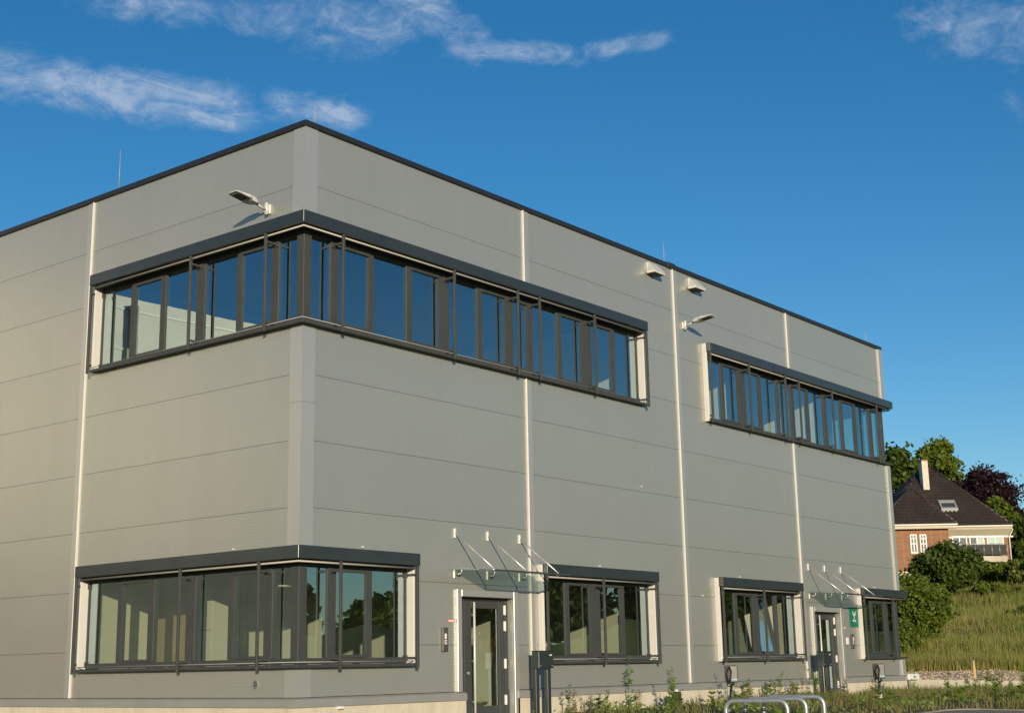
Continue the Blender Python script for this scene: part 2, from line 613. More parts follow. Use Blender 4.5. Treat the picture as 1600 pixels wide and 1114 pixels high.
xs = np.unique(np.concatenate([[-2500, -1200, -600, -300, -150, -80], np.arange(-50, 22.2, 2.0), [22.2, 22.4], np.arange(24, 140, 1.5), [150, 180, 240, 400, 700, 1200, 2500]]))
ys = np.unique(np.concatenate([[-2500, -1200, -600, -300, -150, -100, -70], np.arange(-50, -0.5, 1.5), [0.03, 0.19], np.arange(1.5, 80, 1.5), [90, 120, 180, 300, 600, 1200, 2500]]))
g = link('ground', grid_mesh('ground', xs, ys, 'meadow', zf=lambda X, Y: terrain(X, Y) - 0.12 * ((X > 23) & (X < 60.5) & (Y > 0.1) & (Y < 10.6))), kind='structure')
# soil strip in front of the building, gravel bench above the low wall
g = link('planting_bed', grid_mesh('planting_bed', np.linspace(-4, 36, 41), np.linspace(-6.3, -0.02, 10), 'soil', 0.006), kind='structure')
gx = np.linspace(22.4, 62, 60)
g = link('gravel_path', grid_mesh('gravel_path', gx, np.linspace(0.19, 12.0, 24), 'gravel_earth', 0.03), kind='structure')
# paved yard
g = link('parking_lot', grid_mesh('parking_lot', np.linspace(-60, 9.0, 70), np.linspace(-60, -6.42, 54), 'paving', 0.010), kind='structure')
k = MB()
kp = [(-10 + i, -6.36) for i in range(19)] + [(8.6, -6.4), (8.9, -6.55), (9.06, -6.85)] + [(9.06, -7.5 - i) for i in range(8)]
for (xa, ya), (xb, yb) in zip(kp[:-1], kp[1:]):
    d = Vector((xb - xa, yb - ya)).normalized()
    nn = Vector((-d.y, d.x)) * 0.055
    za, zb = float(terrain(xa, ya)), float(terrain(xb, yb))
    e = d * 0.004
    lo = [(xa + e.x - nn.x, ya + e.y - nn.y, za - 0.2), (xb - e.x - nn.x, yb - e.y - nn.y, zb - 0.2), (xb - e.x + nn.x, yb - e.y + nn.y, zb - 0.2), (xa + e.x + nn.x, ya + e.y + nn.y, za - 0.2)]
    k.hexa(lo, [(p[0], p[1], p[2] + 0.225) for p in lo])
k.build('kerb', 'paving', kind='structure')

# ------------------------------------------------------------------ the office hall
GZ = -0.45
hall = empty('office_building', (0, 0, GZ), 'large two-storey silver metal-clad office hall with dark ribbon windows', 'building')
H = 9.0
COURSES = [0.0, 0.77, 1.80, 2.835, 3.875, 4.915, 5.955, 6.99, 8.03, 9.0]
G = 0.003
UZ0, LZ0 = 5.69, 0.43                     # bottoms of the window sills
WH = 1.62                                 # opening height above the sill bottom
# openings: (u0, u1, z0, z1)
op_R = [(-1, 9.68, UZ0 + 0.02, UZ0 + WH), (12.30, 30, UZ0 + 0.02, UZ0 + WH),
        (-1, 2.48, LZ0 + 0.02, LZ0 + WH), (5.95, 9.73, LZ0 + 0.02, LZ0 + WH),
        (12.32, 16.13, LZ0 + 0.02, LZ0 + WH), (19.50, 30, LZ0 + 0.02, LZ0 + WH),
        (3.72, 5.14, -1, 1.60), (16.95, 18.37, -1, 1.60)]
op_L = [(-1, 5.44, UZ0 + 0.02, UZ0 + WH), (-1, 5.44, LZ0 + 0.02, LZ0 + WH)]
op_E = [(-1, 2.6, UZ0 + 0.02, UZ0 + WH), (-1, 2.6, LZ0 + 0.02, LZ0 + WH)]


def cut_plate(T, u0, u1, z0, z1, n0, n1, openings):
    """a plate with rectangular openings cut out: cells share vertices, so it is one closed piece"""
    us = sorted({u0, u1} | {u for o in openings for u in o[:2] if u0 < u < u1})
    zs = sorted({z0, z1} | {z for o in openings for z in o[2:] if z0 < z < z1})
    solid = lambda i, j: 0 <= i < len(us) - 1 and 0 <= j < len(zs) - 1 and not any(
        o[0] < (us[i] + us[i + 1]) / 2 < o[1] and o[2] < (zs[j] + zs[j + 1]) / 2 < o[3] for o in openings)
    mb = MB(T)
    idx = {}

    def V(i, j, s):
        if (i, j, s) not in idx:
            idx[(i, j, s)] = len(mb.v)
            mb.v.append(T(us[i], n1 if s else n0, zs[j]))
        return idx[(i, j, s)]
    any_cell = False
    for i in range(len(us) - 1):
        for j in range(len(zs) - 1):
            if not solid(i, j):
                continue
            any_cell = True
            c = [(i, j), (i + 1, j), (i + 1, j + 1), (i, j + 1)]
            mb.f.append(tuple(V(a, b, 1) for a, b in c))
            mb.f.append(tuple(V(a, b, 0) for a, b in c[::-1]))
            for (di, dj), (p, q) in zip([(0, -1), (1, 0), (0, 1), (-1, 0)], [(0, 1), (1, 2), (2, 3), (3, 0)]):
                if not solid(i + di, j + dj):
                    mb.f.append((V(*c[p], 0), V(*c[q], 0), V(*c[q], 1), V(*c[p], 1)))
    mb.sm = [False] * len(mb.f)
    return mb if any_cell else None


def pieces(mb):
    """split a plate that an opening has cut in two"""
    root = list(range(len(mb.v)))

    def find(i):
        while root[i] != i:
            i = root[i]
        return i
    for f in mb.f:
        for i in f[1:]:
            root[find(i)] = find(f[0])
    out = {}
    for f in mb.f:
        out.setdefault(find(f[0]), []).append(f)
    res = []
    for fs in out.values():
        ids = sorted({i for f in fs for i in f})
        m_ = MB()
        m_.v = [mb.v[i] for i in ids]
        at = {i: n_ for n_, i in enumerate(ids)}
        m_.f = [tuple(at[i] for i in f) for f in fs]
        m_.sm = [False] * len(fs)
        res.append(m_)
    return res


bays_R = [(0.265, 5.655), (5.845, 11.065), (11.255, 16.415), (16.60, 21.965)]
bays_L = [(0.265, 5.685), (5.875, 11.2), (11.39, 16.6)]
bays_E = [(0.16, 6.0), (6.1, 12.0), (12.1, 16.6)]
for T, bays, ops in ((FR, bays_R, op_R), (FL, bays_L, op_L), (FE, bays_E, op_E)):
    for (u0, u1) in bays:
        for z0, z1 in zip(COURSES[:-1], COURSES[1:]):
            mb = cut_plate(T, u0, u1, z0 + G, z1 - G, -0.10, 0.0, ops)
            for piece in (pieces(mb) if mb else []):
                piece.build('cladding_panel', 'wall_metal', hall)
# backing wall behind the panels
for T, u0, u1, ops in ((FR, 0.101, XE - 0.101, op_R), (FL, 0.31, 16.7, op_L), (FE, 0.31, 16.7, op_E)):
    cut_plate(T, u0, u1, GZ - 0.05, H - 0.03, -0.30, -0.101, ops).build('backing_wall', 'core_grey', hall)
box('rear_wall', 'wall_metal', hall, None, 0.31, XE - 0.31, 16.40, 16.7, GZ - 0.05, H - 0.02)


def seam(T, u0, u1, spans):
    for z0, z1 in spans:
        jc = box('joint_cover', 'trim_metal', hall, T, u0 + 0.029, u1, -0.09, 0.014, z0, z1, 0.004)
        box('joint_strip', 'pale_trim', jc, T, u0, u0 + 0.028, -0.09, 0.034, z0, z1, 0.004)


up = (UZ0 + 1.80, H - 0.004)
seam(FR, 5.66, 5.84, [up, (0.0, UZ0 - 0.004)])
seam(FR, 11.07, 11.25, [(0.0, H - 0.004)])
seam(FR, 16.42, 16.595, [up, (0.0, UZ0 - 0.004)])
seam(FL, 5.69, 5.87, [(0.0, H - 0.004)])
seam(FL, 11.205, 11.385, [(0.0, H - 0.004)])
# corner flashings: near corner L profile, far corner likewise
e = 0.012
for z0, z1 in ((UZ0 + 1.803, H - 0.003), (LZ0 + 1.803, 4.46), (4.464, UZ0 - 0.003), (0.003, LZ0 - 0.003)):
    MB().prism([(-e, -e), (0.262, -e), (0.262, 0.0), (0.05, 0.05), (0.0, 0.262), (-e, 0.262)], z0, z1).build('corner_flashing', 'trim_metal', hall, 0.0)
    MB().prism([(XE + e, -0.045), (21.97, -0.045), (21.97, 0.0), (XE - 0.05, 0.05), (XE, 0.15), (XE + e, 0.15)][::-1], z0, z1).build('corner_flashing', 'trim_metal', hall, 0.0)
# coping round the roof edge
c0, c1 = -0.05, 0.40
ring_o = [(c0, c0), (XE - c0, c0), (XE - c0, 16.75), (c0, 16.75)]
ring_i = [(c1, c1), (XE - c1, c1), (XE - c1, 16.3), (c1, 16.3)]
for i in range(4):
    j = (i + 1) % 4
    q = [ring_o[i], ring_o[j], ring_i[j], ring_i[i]]
    MB().hexa([(x, y, H + 0.001) for x, y in q], [(x, y, H + 0.085 - (0.02 if kk > 1 else 0)) for kk, (x, y) in enumerate(q)]).build('coping', 'coping_dark', hall)
box('coping_joint', 'coping_dark', hall, FR, 10.85, 11.15, -0.1, 0.062, H - 0.012, H + 0.105, 0.004)
box('roof', 'roof_membrane', hall, None, 0.31, XE - 0.31, 0.31, 16.4, 8.5, 8.62)
# base flashing and concrete plinth, interrupted at the doors
fl = 0.075
for u0, u1 in ((None, 3.80), (5.22, 17.02), (18.50, XE + 0.02)):
    zt, zm, zb = -0.006, -0.03, -0.142
    if u0 is None:
        prof = lambda n, z: [(u1, -n, z), (-n, -n, z), (-n, 16.7, z)]
        inner = lambda z: [(u1, 0.12, z), (0.12, 0.12, z), (0.12, 16.7, z)]
    else:
        prof = lambda n, z: [(u0, -n, z), (u1, -n, z)]
        inner = lambda z: [(u0, 0.12, z), (u1, 0.12, z)]
    secs = [inner(zt), prof(0.02, zt), prof(fl, zm), prof(fl, zb), inner(zb)]
    m = MB()
    npt = len(secs[0])
    m.add([p for s_ in secs for p in s_], [(a * npt + b, a * npt + b + 1, ((a + 1) % 5) * npt + b + 1, ((a + 1) % 5) * npt + b) for a in range(5) for b in range(npt - 1)] + [tuple(a * npt for a in range(5)), tuple(a * npt + npt - 1 for a in range(5))])
    m.build('base_flashing', 'flashing_metal', hall)
    secs = [inner(-0.146), prof(0.05, -0.146), prof(0.05, -1.6), inner(-1.6)]
    m = MB()
    m.add([p for s_ in secs for p in s_], [(a * npt + b, a * npt + b + 1, ((a + 1) % 4) * npt + b + 1, ((a + 1) % 4) * npt + b) for a in range(4) for b in range(npt - 1)] + [tuple(a * npt for a in range(4)), tuple(a * npt + npt - 1 for a in range(4))])
    m.build('plinth', 'plinth_concrete', hall)

# ---------- windows
RODN = 0.172
MW = 0.085                                # ordinary mullion
tilted_panes = []


def lattice(segs, wins, wides):
    """segs: rod positions; returns list of (u0, u1, sash) panes and mullion spans"""
    panes, bars = [], []
    for i, (a, b) in enumerate(zip(segs[:-1], segs[1:])):
        n = wins[i]
        a1, b1 = a + wides[i] / 2, b - wides[i + 1] / 2
        wdt = (b1 - a1 - MW * (n - 1)) / n
        for j in range(n):
            p0 = a1 + j * (wdt + MW)
            panes.append((p0, p0 + wdt, (i + j) % 2))
            if j < n - 1:
                bars.append((p0 + wdt, p0 + wdt + MW))
    for a, wd in zip(segs, wides):
        bars.append((a - wd / 2, a + wd / 2))
    return panes, bars


def window_face(win, T, segs, wins, wides, z0, end0, end1, rods, tilt=None, rail=None):
    """one straight stretch of window: frame bars (into win mesh builder list), panes, rods and brackets"""
    panes, bars = lattice(segs, wins, wides)
    zg0, zg1, zt = z0 + 0.145, z0 + 1.50, z0 + WH
    lo, hi = end0, end1
    box('frame_rail', 'frame_anthracite', win, T, lo, hi, -0.15, -0.062, z0 + 0.055, zg0, 0.004)
    box('frame_rail', 'frame_anthracite', win, T, lo, hi, -0.15, -0.062, zg1, zt + 0.01, 0.004)
    for a, b in bars:
        a, b = max(a, lo), min(b, hi)
        if b - a > 0.02:
            box('mullion', 'frame_anthracite', win, T, a, b, -0.15, -0.058, zg0 + 0.002, zg1 - 0.002, 0.005)
    for kk, (a, b, sash) in enumerate(panes):
        if tilt is not None and kk == tilt:
            # sash tilted inwards at the top
            ang = R_(11)
            ca, sa = math.cos(ang), math.sin(ang)
            TT = lambda u, n, z, T=T: T(u, -0.07 + (n + 0.07) * ca - (z - zg0) * sa, zg0 + (z - zg0) * ca + (n + 0.07) * sa)
            m = MB(TT)
            w_ = 0.065
            m.box(a, a + w_, -0.12, -0.05, zg0, zg1).box(b - w_, b, -0.12, -0.05, zg0, zg1)
            m.box(a + w_, b - w_, -0.12, -0.05, zg0, zg0 + w_).box(a + w_, b - w_, -0.12, -0.05, zg1 - w_, zg1)
            s_ = m.build('tilted_sash', 'frame_anthracite', win)
            box('pane', 'window_glass', win, TT, a + w_ - 0.01, b - w_ + 0.01, -0.095, -0.085, zg0 + w_ - 0.01, zg1 - w_ + 0.01)
            continue
        ins = 0.0
        if sash:
            ins = 0.046
            m = MB(T)
            m.box(a, a + ins, -0.14, -0.048, zg0 + 0.001, zg1 - 0.001).box(b - ins, b, -0.14, -0.048, zg0 + 0.001, zg1 - 0.001)
            m.box(a + ins, b - ins, -0.14, -0.048, zg0 + 0.001, zg0 + ins).box(a + ins, b - ins, -0.14, -0.048, zg1 - ins, zg1 - 0.001)
            m.build('sash', 'frame_anthracite', win)
        # one flat pane, single surface, set in the frame
        p = [(a + ins, -0.080, zg0 + ins), (b - ins, -0.080, zg0 + ins), (b - ins, -0.080, zg1 - ins), (a + ins, -0.080, zg1 - ins)]
        jit = random.uniform(-0.0015, 0.0015)
        p[0] = (p[0][0], p[0][1] + jit, p[0][2])
        p[3] = (p[3][0], p[3][1] + jit, p[3][2])
        MB(T).add(p, [(0, 1, 2, 3)]).build('pane', 'window_glass', win)
    for u in rods:
        rod = MB(T)
        rod.box(u - 0.022, u + 0.022, RODN - 0.022, RODN + 0.022, z0 - 0.03, z0 + 1.60)
        rod.build('guide_rod', 'frame_anthracite', win, 0.004)
        for zz in (z0 + 0.13, z0 + 1.46):
            br = MB(T)
            br.box(u - 0.016, u + 0.016, -0.057, RODN - 0.023, zz - 0.02, zz + 0.02)
            br.box(u - 0.05, u + 0.05, -0.0565, -0.04, zz - 0.045, zz + 0.045)
            br.build('bracket', 'frame_anthracite', win, 0.003)


def jamb(win, T, u, z0, side):
    """wall-coloured liner at the end of a window; stands proud of the cladding"""
    a, b = (u, u + 0.035) if side < 0 else (u - 0.035, u)
    box('jamb_liner', 'pale_trim', win, T, a, b, -0.16, 0.095, z0 + 0.052, z0 + 1.598, 0.003)


def loop_prism(name, mat, win, pts_out, pts_in, z0, z1, bevel=0.004):
    MB().prism(pts_out + pts_in[::-1], z0, z1).build(name, mat, win, bevel)


def corner_window(z0, uR, rodsR, segR, winR, wideR, label):
    win = MB().prism([(0.045, 0.045), (0.215, 0.045), (0.215, 0.215), (0.045, 0.215)], z0 + 0.055, z0 + WH + 0.01).build('window', 'frame_anthracite', hall, 0.006)
    win['label'] = label
    window_face(win, FR, segR, winR, wideR, z0, 0.22, uR - 0.04, rodsR)
    window_face(win, FL, [0.20, 0.71, 2.60, 5.42], [1, 2, 3], [0.04, 0.13, 0.23, 0.10], z0, 0.22, 5.40, [0.71, 2.60, 5.43])
    jamb(win, FR, uR - 0.005, z0, 1)
    jamb(win, FL, 5.435, z0, 1)
    VL = 5.445
    loop_prism('blind_hood', 'anthracite', win, [(uR + 0.01, -0.205), (-0.205, -0.205), (-0.205, VL)], [(uR + 0.01, 0.0), (0.0, 0.0), (0.0, VL)], z0 + 1.602, z0 + 1.80, 0.005)
    loop_prism('hood_soffit', 'coping_dark', win, [(uR - 0.04, -0.07), (-0.07, -0.07), (-0.07, VL - 0.05)], [(uR - 0.04, 0.20), (0.20, 0.20), (0.20, VL - 0.05)], z0 + 1.585, z0 + 1.6)
    loop_prism('sill', 'frame_anthracite', win, [(uR, -0.12), (-0.12, -0.12), (-0.12, VL - 0.01)], [(uR, 0.16), (0.16, 0.16), (0.16, VL - 0.01)], z0, z0 + 0.05)
    r = RODN - 0.045
    MB().tube([(uR - 0.06, -r, z0 + 1.565), (-r, -r, z0 + 1.565), (-r, VL - 0.06, z0 + 1.565)], 0.018, 6).build('blind_rail', 'aluminium', win)
    r = RODN - 0.06
    MB().tube([(uR - 0.06, -r, z0 + 0.085), (-r, -r, z0 + 0.085), (-r, VL - 0.06, z0 + 0.085)], 0.007, 5).build('tension_wire', 'aluminium', win)
    return win


def straight_window(T, z0, u0, u1, segs, wins, wides, rods, label, tilt=None):
    zc = z0 + 0.055
    win = box('window', 'frame_anthracite', hall, T, u0 + 0.036, u0 + 0.10, -0.15, -0.061, z0 + 0.147, z0 + 1.498, 0.004)
    win['label'] = label
    window_face(win, T, segs, wins, wides, z0, u0 + 0.04, u1 - 0.04, rods, tilt)
    jamb(win, T, u0, z0, -1)
    jamb(win, T, u1, z0, 1)
    box('blind_hood', 'anthracite', win, T, u0 + 0.0, u1 + 0.01, 0.0, 0.205, z0 + 1.602, z0 + 1.80, 0.005)
    box('hood_cap', 'pale_trim', win, T, u0 - 0.035, u0 - 0.002, 0.0, 0.10, z0 + 1.585, z0 + 1.79, 0.003)
    box('side_trim', 'pale_trim', win, T, u0 - 0.035, u0 - 0.002, 0.0, 0.095, z0, z0 + 1.583, 0.003)
    box('hood_soffit', 'coping_dark', win, T, u0 + 0.04, u1 - 0.04, -0.16, 0.07, z0 + 1.585, z0 + 1.6)
    box('sill', 'frame_anthracite', win, T, u0, u1, -0.16, 0.12, z0, z0 + 0.05, 0.004)
    MB(T).tube([(u0 + 0.06, RODN - 0.045, z0 + 1.565), (u1 - 0.06, RODN - 0.045, z0 + 1.565)], 0.018, 6).build('blind_rail', 'aluminium', win)
    MB(T).tube([(u0 + 0.06, RODN - 0.06, z0 + 0.085), (u1 - 0.06, RODN - 0.06, z0 + 0.085)], 0.007, 5).build('tension_wire', 'aluminium', win)
    return win


def end_window(z0, u0, segs, wins, wides, rods, label):
    """window that runs round the far corner of the facade"""
    x1 = XE
    win = MB().prism([(x1 - 0.215, 0.045), (x1 - 0.045, 0.045), (x1 - 0.045, 0.215), (x1 - 0.215, 0.215)], z0 + 0.055, z0 + WH + 0.01).build('window', 'frame_anthracite', hall, 0.006)
    win['label'] = label
    window_face(win, FR, segs, wins, wides, z0, u0 + 0.04, x1 - 0.22, rods)
    window_face(win, FE, [0.20, 0.75, 2.57], [1, 2], [0.04, 0.13, 0.10], z0, 0.22, 2.56, [0.75, 2.58])
    jamb(win, FR, u0, z0, -1)
    jamb(win, FE, 2.595, z0, 1)
    box('hood_cap', 'pale_trim', win, FR, u0 - 0.035, u0 - 0.002, 0.0, 0.10, z0 + 1.585, z0 + 1.79, 0.003)
    box('side_trim', 'pale_trim', win, FR, u0 - 0.035, u0 - 0.002, 0.0, 0.095, z0, z0 + 1.583, 0.003)
    hx = x1 + 0.14
    loop_prism('blind_hood', 'anthracite', win, [(u0, -0.205), (hx, -0.205), (hx, 2.605)], [(u0, 0.0), (x1, 0.0), (x1, 2.605)], z0 + 1.602, z0 + 1.80, 0.005)
    loop_prism('hood_soffit', 'coping_dark', win, [(u0 + 0.04, -0.07), (x1 + 0.07, -0.07), (x1 + 0.07, 2.55)], [(u0 + 0.04, 0.2), (x1 - 0.2, 0.2), (x1 - 0.2, 2.55)], z0 + 1.585, z0 + 1.6)
    loop_prism('sill', 'frame_anthracite', win, [(u0, -0.12), (x1 + 0.10, -0.12), (x1 + 0.10, 2.59)], [(u0, 0.16), (x1 - 0.16, 0.16), (x1 - 0.16, 2.59)], z0, z0 + 0.05)
    r = RODN - 0.045
    MB().tube([(u0 + 0.06, -r, z0 + 1.565), (x1 + 0.1, -r, z0 + 1.565), (x1 + 0.1, 2.54, z0 + 1.565)], 0.018, 6).build('blind_rail', 'aluminium', win)
    return win


random.seed(3)
corner_window(UZ0, 9.69, [0.706, 3.453, 5.274, 5.944, 7.771, 9.663], [0.20, 0.706, 3.453, 5.274, 5.944, 7.771, 9.66], [1, 3, 2, 1, 2, 2], [0.04, 0.13, 0.23, 0.13, 0.13, 0.23, 0.10], 'long upper ribbon window wrapping the near corner')
corner_window(LZ0, 2.49, [0.714, 2.46], [0.20, 0.714, 2.46], [1, 2], [0.04, 0.13, 0.10], 'lower ribbon window wrapping the near corner')
straight_window(FR, LZ0, 5.95, 9.73, [5.98, 7.80, 9.70], [2, 2], [0.10, 0.23, 0.10], [5.98, 7.79, 9.705], 'ground floor window right of the first door')
straight_window(FR, LZ0, 12.31, 16.12, [12.34, 14.22, 16.09], [2, 2], [0.10, 0.23, 0.10], [12.34, 14.21, 16.10], 'ground floor window with a sash tilted inwards', tilt=2)
end_window(UZ0, 12.27, [12.30, 14.09, 15.90, 16.63, 18.49, 21.25, 21.95], [2, 2, 1, 2, 3, 1], [0.10, 0.23, 0.13, 0.13, 0.22, 0.13, 0.04], [12.30, 14.09, 15.90, 16.63, 18.49, 21.25], 'upper ribbon window running round the far corner')
end_window(LZ0, 19.52, [19.55, 21.35, 21.95], [2, 1], [0.10, 0.13, 0.04], [19.55, 21.35], 'ground floor window at the far corner beside the green sign')

for T, u, z in ((FR, 1.92, UZ0 + 1.835), (FR, 7.9, UZ0 + 1.835), (FR, 15.4, UZ0 + 1.835), (FR, 20.0, UZ0 + 1.835), (FR, 1.35, LZ0 + 1.86), (FR, 7.9, LZ0 + 1.85), (FR, 13.4, LZ0 + 1.85), (FR, 20.6, LZ0 + 1.85), (FL, 1.35, UZ0 + 1.835), (FL, 1.5, LZ0 + 1.85), (FR, 11.75, 1.82), (FR, 9.5, 3.98)):
    MB(T).tube([(u, 0.0, z), (u, 0.03, z)], [0.016, 0.012], 8).build('anchor_stud', 'white_paint', hall)

# ---------- doors
for du, opened in ((0.0, 0), (13.23, 1)):
    T = lambda u, n, z, du=du: FR(u + du, n, z)
    door = MB(T)
    zb, zt = -0.43, 1.53
    # leaf frame
    a, b = 3.98, 5.06
    door.box(a, a + 0.19, -0.20, -0.13, zb + 0.02, zt).box(b - 0.13, b, -0.20, -0.13, zb + 0.02, zt)
    door.box(a + 0.19, b - 0.13, -0.20, -0.13, zb + 0.02, zb + 0.17).box(a + 0.19, b - 0.13, -0.20, -0.13, zt - 0.13, zt)
    dr = door.build('door', 'frame_anthracite', hall, 0.005)
    dr['label'] = 'glazed dark entrance door nearest the building corner' if not opened else 'glazed dark entrance door beside the green sign'
    fr = MB(T)
    fr.box(3.722, 3.80, -0.22, -0.11, zb, zt + 0.07).box(5.065, 5.138, -0.22, -0.11, zb, zt + 0.07)
    fr.box(3.80, 5.065, -0.22, -0.11, zt + 0.004, zt + 0.07)
    fr.box(3.952, 3.976, -0.22, -0.11, zb, zt + 0.003)
    fr.build('door_frame', 'frame_anthracite', dr, 0.004)
    MB(T).add([(3.80, -0.17, zb), (3.952, -0.17, zb), (3.952, -0.17, zt), (3.80, -0.17, zt)], [(0, 1, 2, 3)]).build('side_light', 'window_glass', dr)
    MB(T).add([(a + 0.19, -0.165, zb + 0.17), (b - 0.13, -0.165, zb + 0.17), (b - 0.13, -0.165, zt - 0.13), (a + 0.19, -0.165, zt - 0.13)], [(0, 1, 2, 3)]).build('pane', 'window_glass', dr)
    hd = MB(T)
    hd.tube([(4.16, -0.055, zb + 0.06), (4.16, -0.055, zt - 0.03)], 0.020, 10)
    for z in (zb + 0.25, 0.5, zt - 0.25):
        hd.tube([(4.16, -0.13, z), (4.16, -0.05, z)], 0.010, 6)
    hd.build('handle', 'lamp_grey', dr)
    MB(T).tube([(4.06, -0.132, 0.30), (4.06, -0.105, 0.30)], 0.026, 10).build('lock_cylinder', 'stainless', dr)
    for z in (zb + 0.26, 0.45, 1.10, 1.38):
        box('hinge', 'white_paint', dr, T, 5.045, 5.085, -0.129, -0.09, z - 0.085, z + 0.085, 0.006)
    # wall-coloured casing round the opening
    cs = MB(T)
    cs.box(3.60, 3.718, -0.09, 0.05, -0.004, 1.70).box(5.142, 5.27, -0.09, 0.05, -0.45, 1.70).box(3.718, 5.142, -0.09, 0.05, 1.582, 1.70)
    cs.build('door_casing', 'trim_metal', hall, 0.006)
    box('threshold', 'plinth_concrete', hall, T, 3.45, 5.6, -0.24, 0.5, -0.7, -0.434, 0.008)

# ---------- rooms behind the glass
box('room_floor', 'room_floor', hall, None, 0.301, XE - 0.301, 0.301, 16.39, GZ - 0.04, GZ + 0.02)
box('storey_slab', 'room_white', hall, None, 0.301, XE - 0.301, 0.301, 16.39, 2.95, 4.75)
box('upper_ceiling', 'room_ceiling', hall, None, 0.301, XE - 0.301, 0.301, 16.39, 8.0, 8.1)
for x in (5.52, 11.0, 16.35):
    box('partition', 'room_white', hall, None, x, x + 0.12, 0.32, 7.0, GZ + 0.022, 2.948)
for x in (11.05, 14.45, 18.7):
    box('partition', 'room_white', hall, None, x, x + 0.12, 0.32, 7.0, 4.752, 7.998)
box('partition', 'room_white', hall, None, 0.31, XE - 0.31, 7.002, 7.12, GZ + 0.022, 2.948)
box('partition', 'room_white', hall, None, 0.31, XE - 0.31, 7.002, 7.12, 4.752, 7.998)
box('partition', 'room_white', hall, None, 2.9, 3.02, 2.4, 6.998, GZ + 0.022, 2.948)
box('partition', 'room_ochre', hall, None, 1.9, 2.0, 3.5, 6.998, GZ + 0.022, 2.948)
box('partition', 'room_white', hall, None, 0.32, 1.6, 5.75, 5.87, GZ + 0.022, 2.948)

# ------------------------------------------------------------------ fittings on the facade
def wall_lamp(T, u, z, label):
    base = Vector(T(u, 0.0, z))
    o = empty('wall_lamp', base, label, 'lamp', 'floodlights on the facade')
    MB(T).tube([(u, 0.055, z - 0.10), (u, 0.055, z + 0.10)], 0.035, 12).build('bracket', 'lamp_grey', o)
    MB(T).box(u - 0.05, u + 0.05, 0.001, 0.03, z - 0.08, z + 0.08).build('wall_plate', 'lamp_grey', o, 0.005)
    MB(T).tube([(u, 0.07, z - 0.02), (u, 0.22, z + 0.02), (u, 0.32, z + 0.055)], 0.024, 10).build('arm', 'lamp_grey', o)
    h = MB(T)
    # driver box then flat tapering head, tilted a little upwards
    tl = 0.10
    sec = [(0.26, 0.050, 0.020, 0.035), (0.32, 0.085, 0.035, 0.045), (0.43, 0.105, 0.045, 0.050), (0.49, 0.130, 0.022, 0.042), (0.74, 0.120, 0.012, 0.020), (0.78, 0.100, 0.004, 0.010)]
    vs = []
    for n, hw, dn, upz in sec:
        zc = z + 0.055 + (n - 0.30) * tl
        vs += [(u - hw, n, zc - dn), (u + hw, n, zc - dn), (u + hw * 0.8, n, zc + upz), (u - hw * 0.8, n, zc + upz)]
    fs = [(0, 1, 2, 3), tuple(len(vs) - 4 + i for i in range(4))[::-1]]
    for i in range(len(sec) - 1):
        for j in range(4):
            fs.append((i * 4 + j, i * 4 + (j + 1) % 4, i * 4 + 4 + (j + 1) % 4, i * 4 + 4 + j))
    h.add(vs, fs)
    hd = h.build('lamp_head', 'lamp_grey', o, 0.004)
    g = lambda n: z + 0.055 + (n - 0.30) * tl
    MB(T).hexa([(u - 0.10, 0.51, g(0.51) - 0.030), (u + 0.10, 0.51, g(0.51) - 0.030), (u + 0.095, 0.72, g(0.72) - 0.022), (u - 0.095, 0.72, g(0.72) - 0.022)],
               [(u - 0.10, 0.51, g(0.51) - 0.012), (u + 0.10, 0.51, g(0.51) - 0.012), (u + 0.095, 0.72, g(0.72) - 0.008), (u - 0.095, 0.72, g(0.72) - 0.008)]).build('led_panel', 'led_glass', hd)
    return o


wall_lamp(FL, 0.845, 7.76, 'grey floodlight on the left facade above the corner window')
wall_lamp(FR, 11.47, 7.76, 'grey floodlight on the right facade between the upper windows')


def cowl(u, label):
    o = empty('vent_cowl', FR(u, 0, 8.66), label, 'vent', 'vent cowls under the roof edge')
    m = MB(FR)
    z0, z1 = 8.66, 8.93
    a, b = u - 0.17, u + 0.17
    m.hexa([(a, 0.002, z1 - 0.002), (b, 0.002, z1 - 0.002), (b - 0.02, 0.05, z1), (a + 0.02, 0.05, z1)],
           [(a - 0.0, 0.002, z0 + 0.04), (b + 0.0, 0.002, z0 + 0.04), (b + 0.05, 0.24, z0 + 0.05), (a - 0.05, 0.24, z0 + 0.05)])
    m.build('hood', 'lamp_grey', o, 0.004)
    MB(FR).box(a - 0.045, b + 0.045, 0.03, 0.235, z0, z0 + 0.048).build('rim', 'lamp_grey', o, 0.003)
    MB(FR).box(a - 0.02, b + 0.02, 0.05, 0.21, z0 - 0.006, z0 - 0.001).build('opening', 'core_grey', o)


cowl(10.22, 'white vent cowl left of the vertical joint under the roof edge')
cowl(11.93, 'white vent cowl right of the vertical joint under the roof edge')


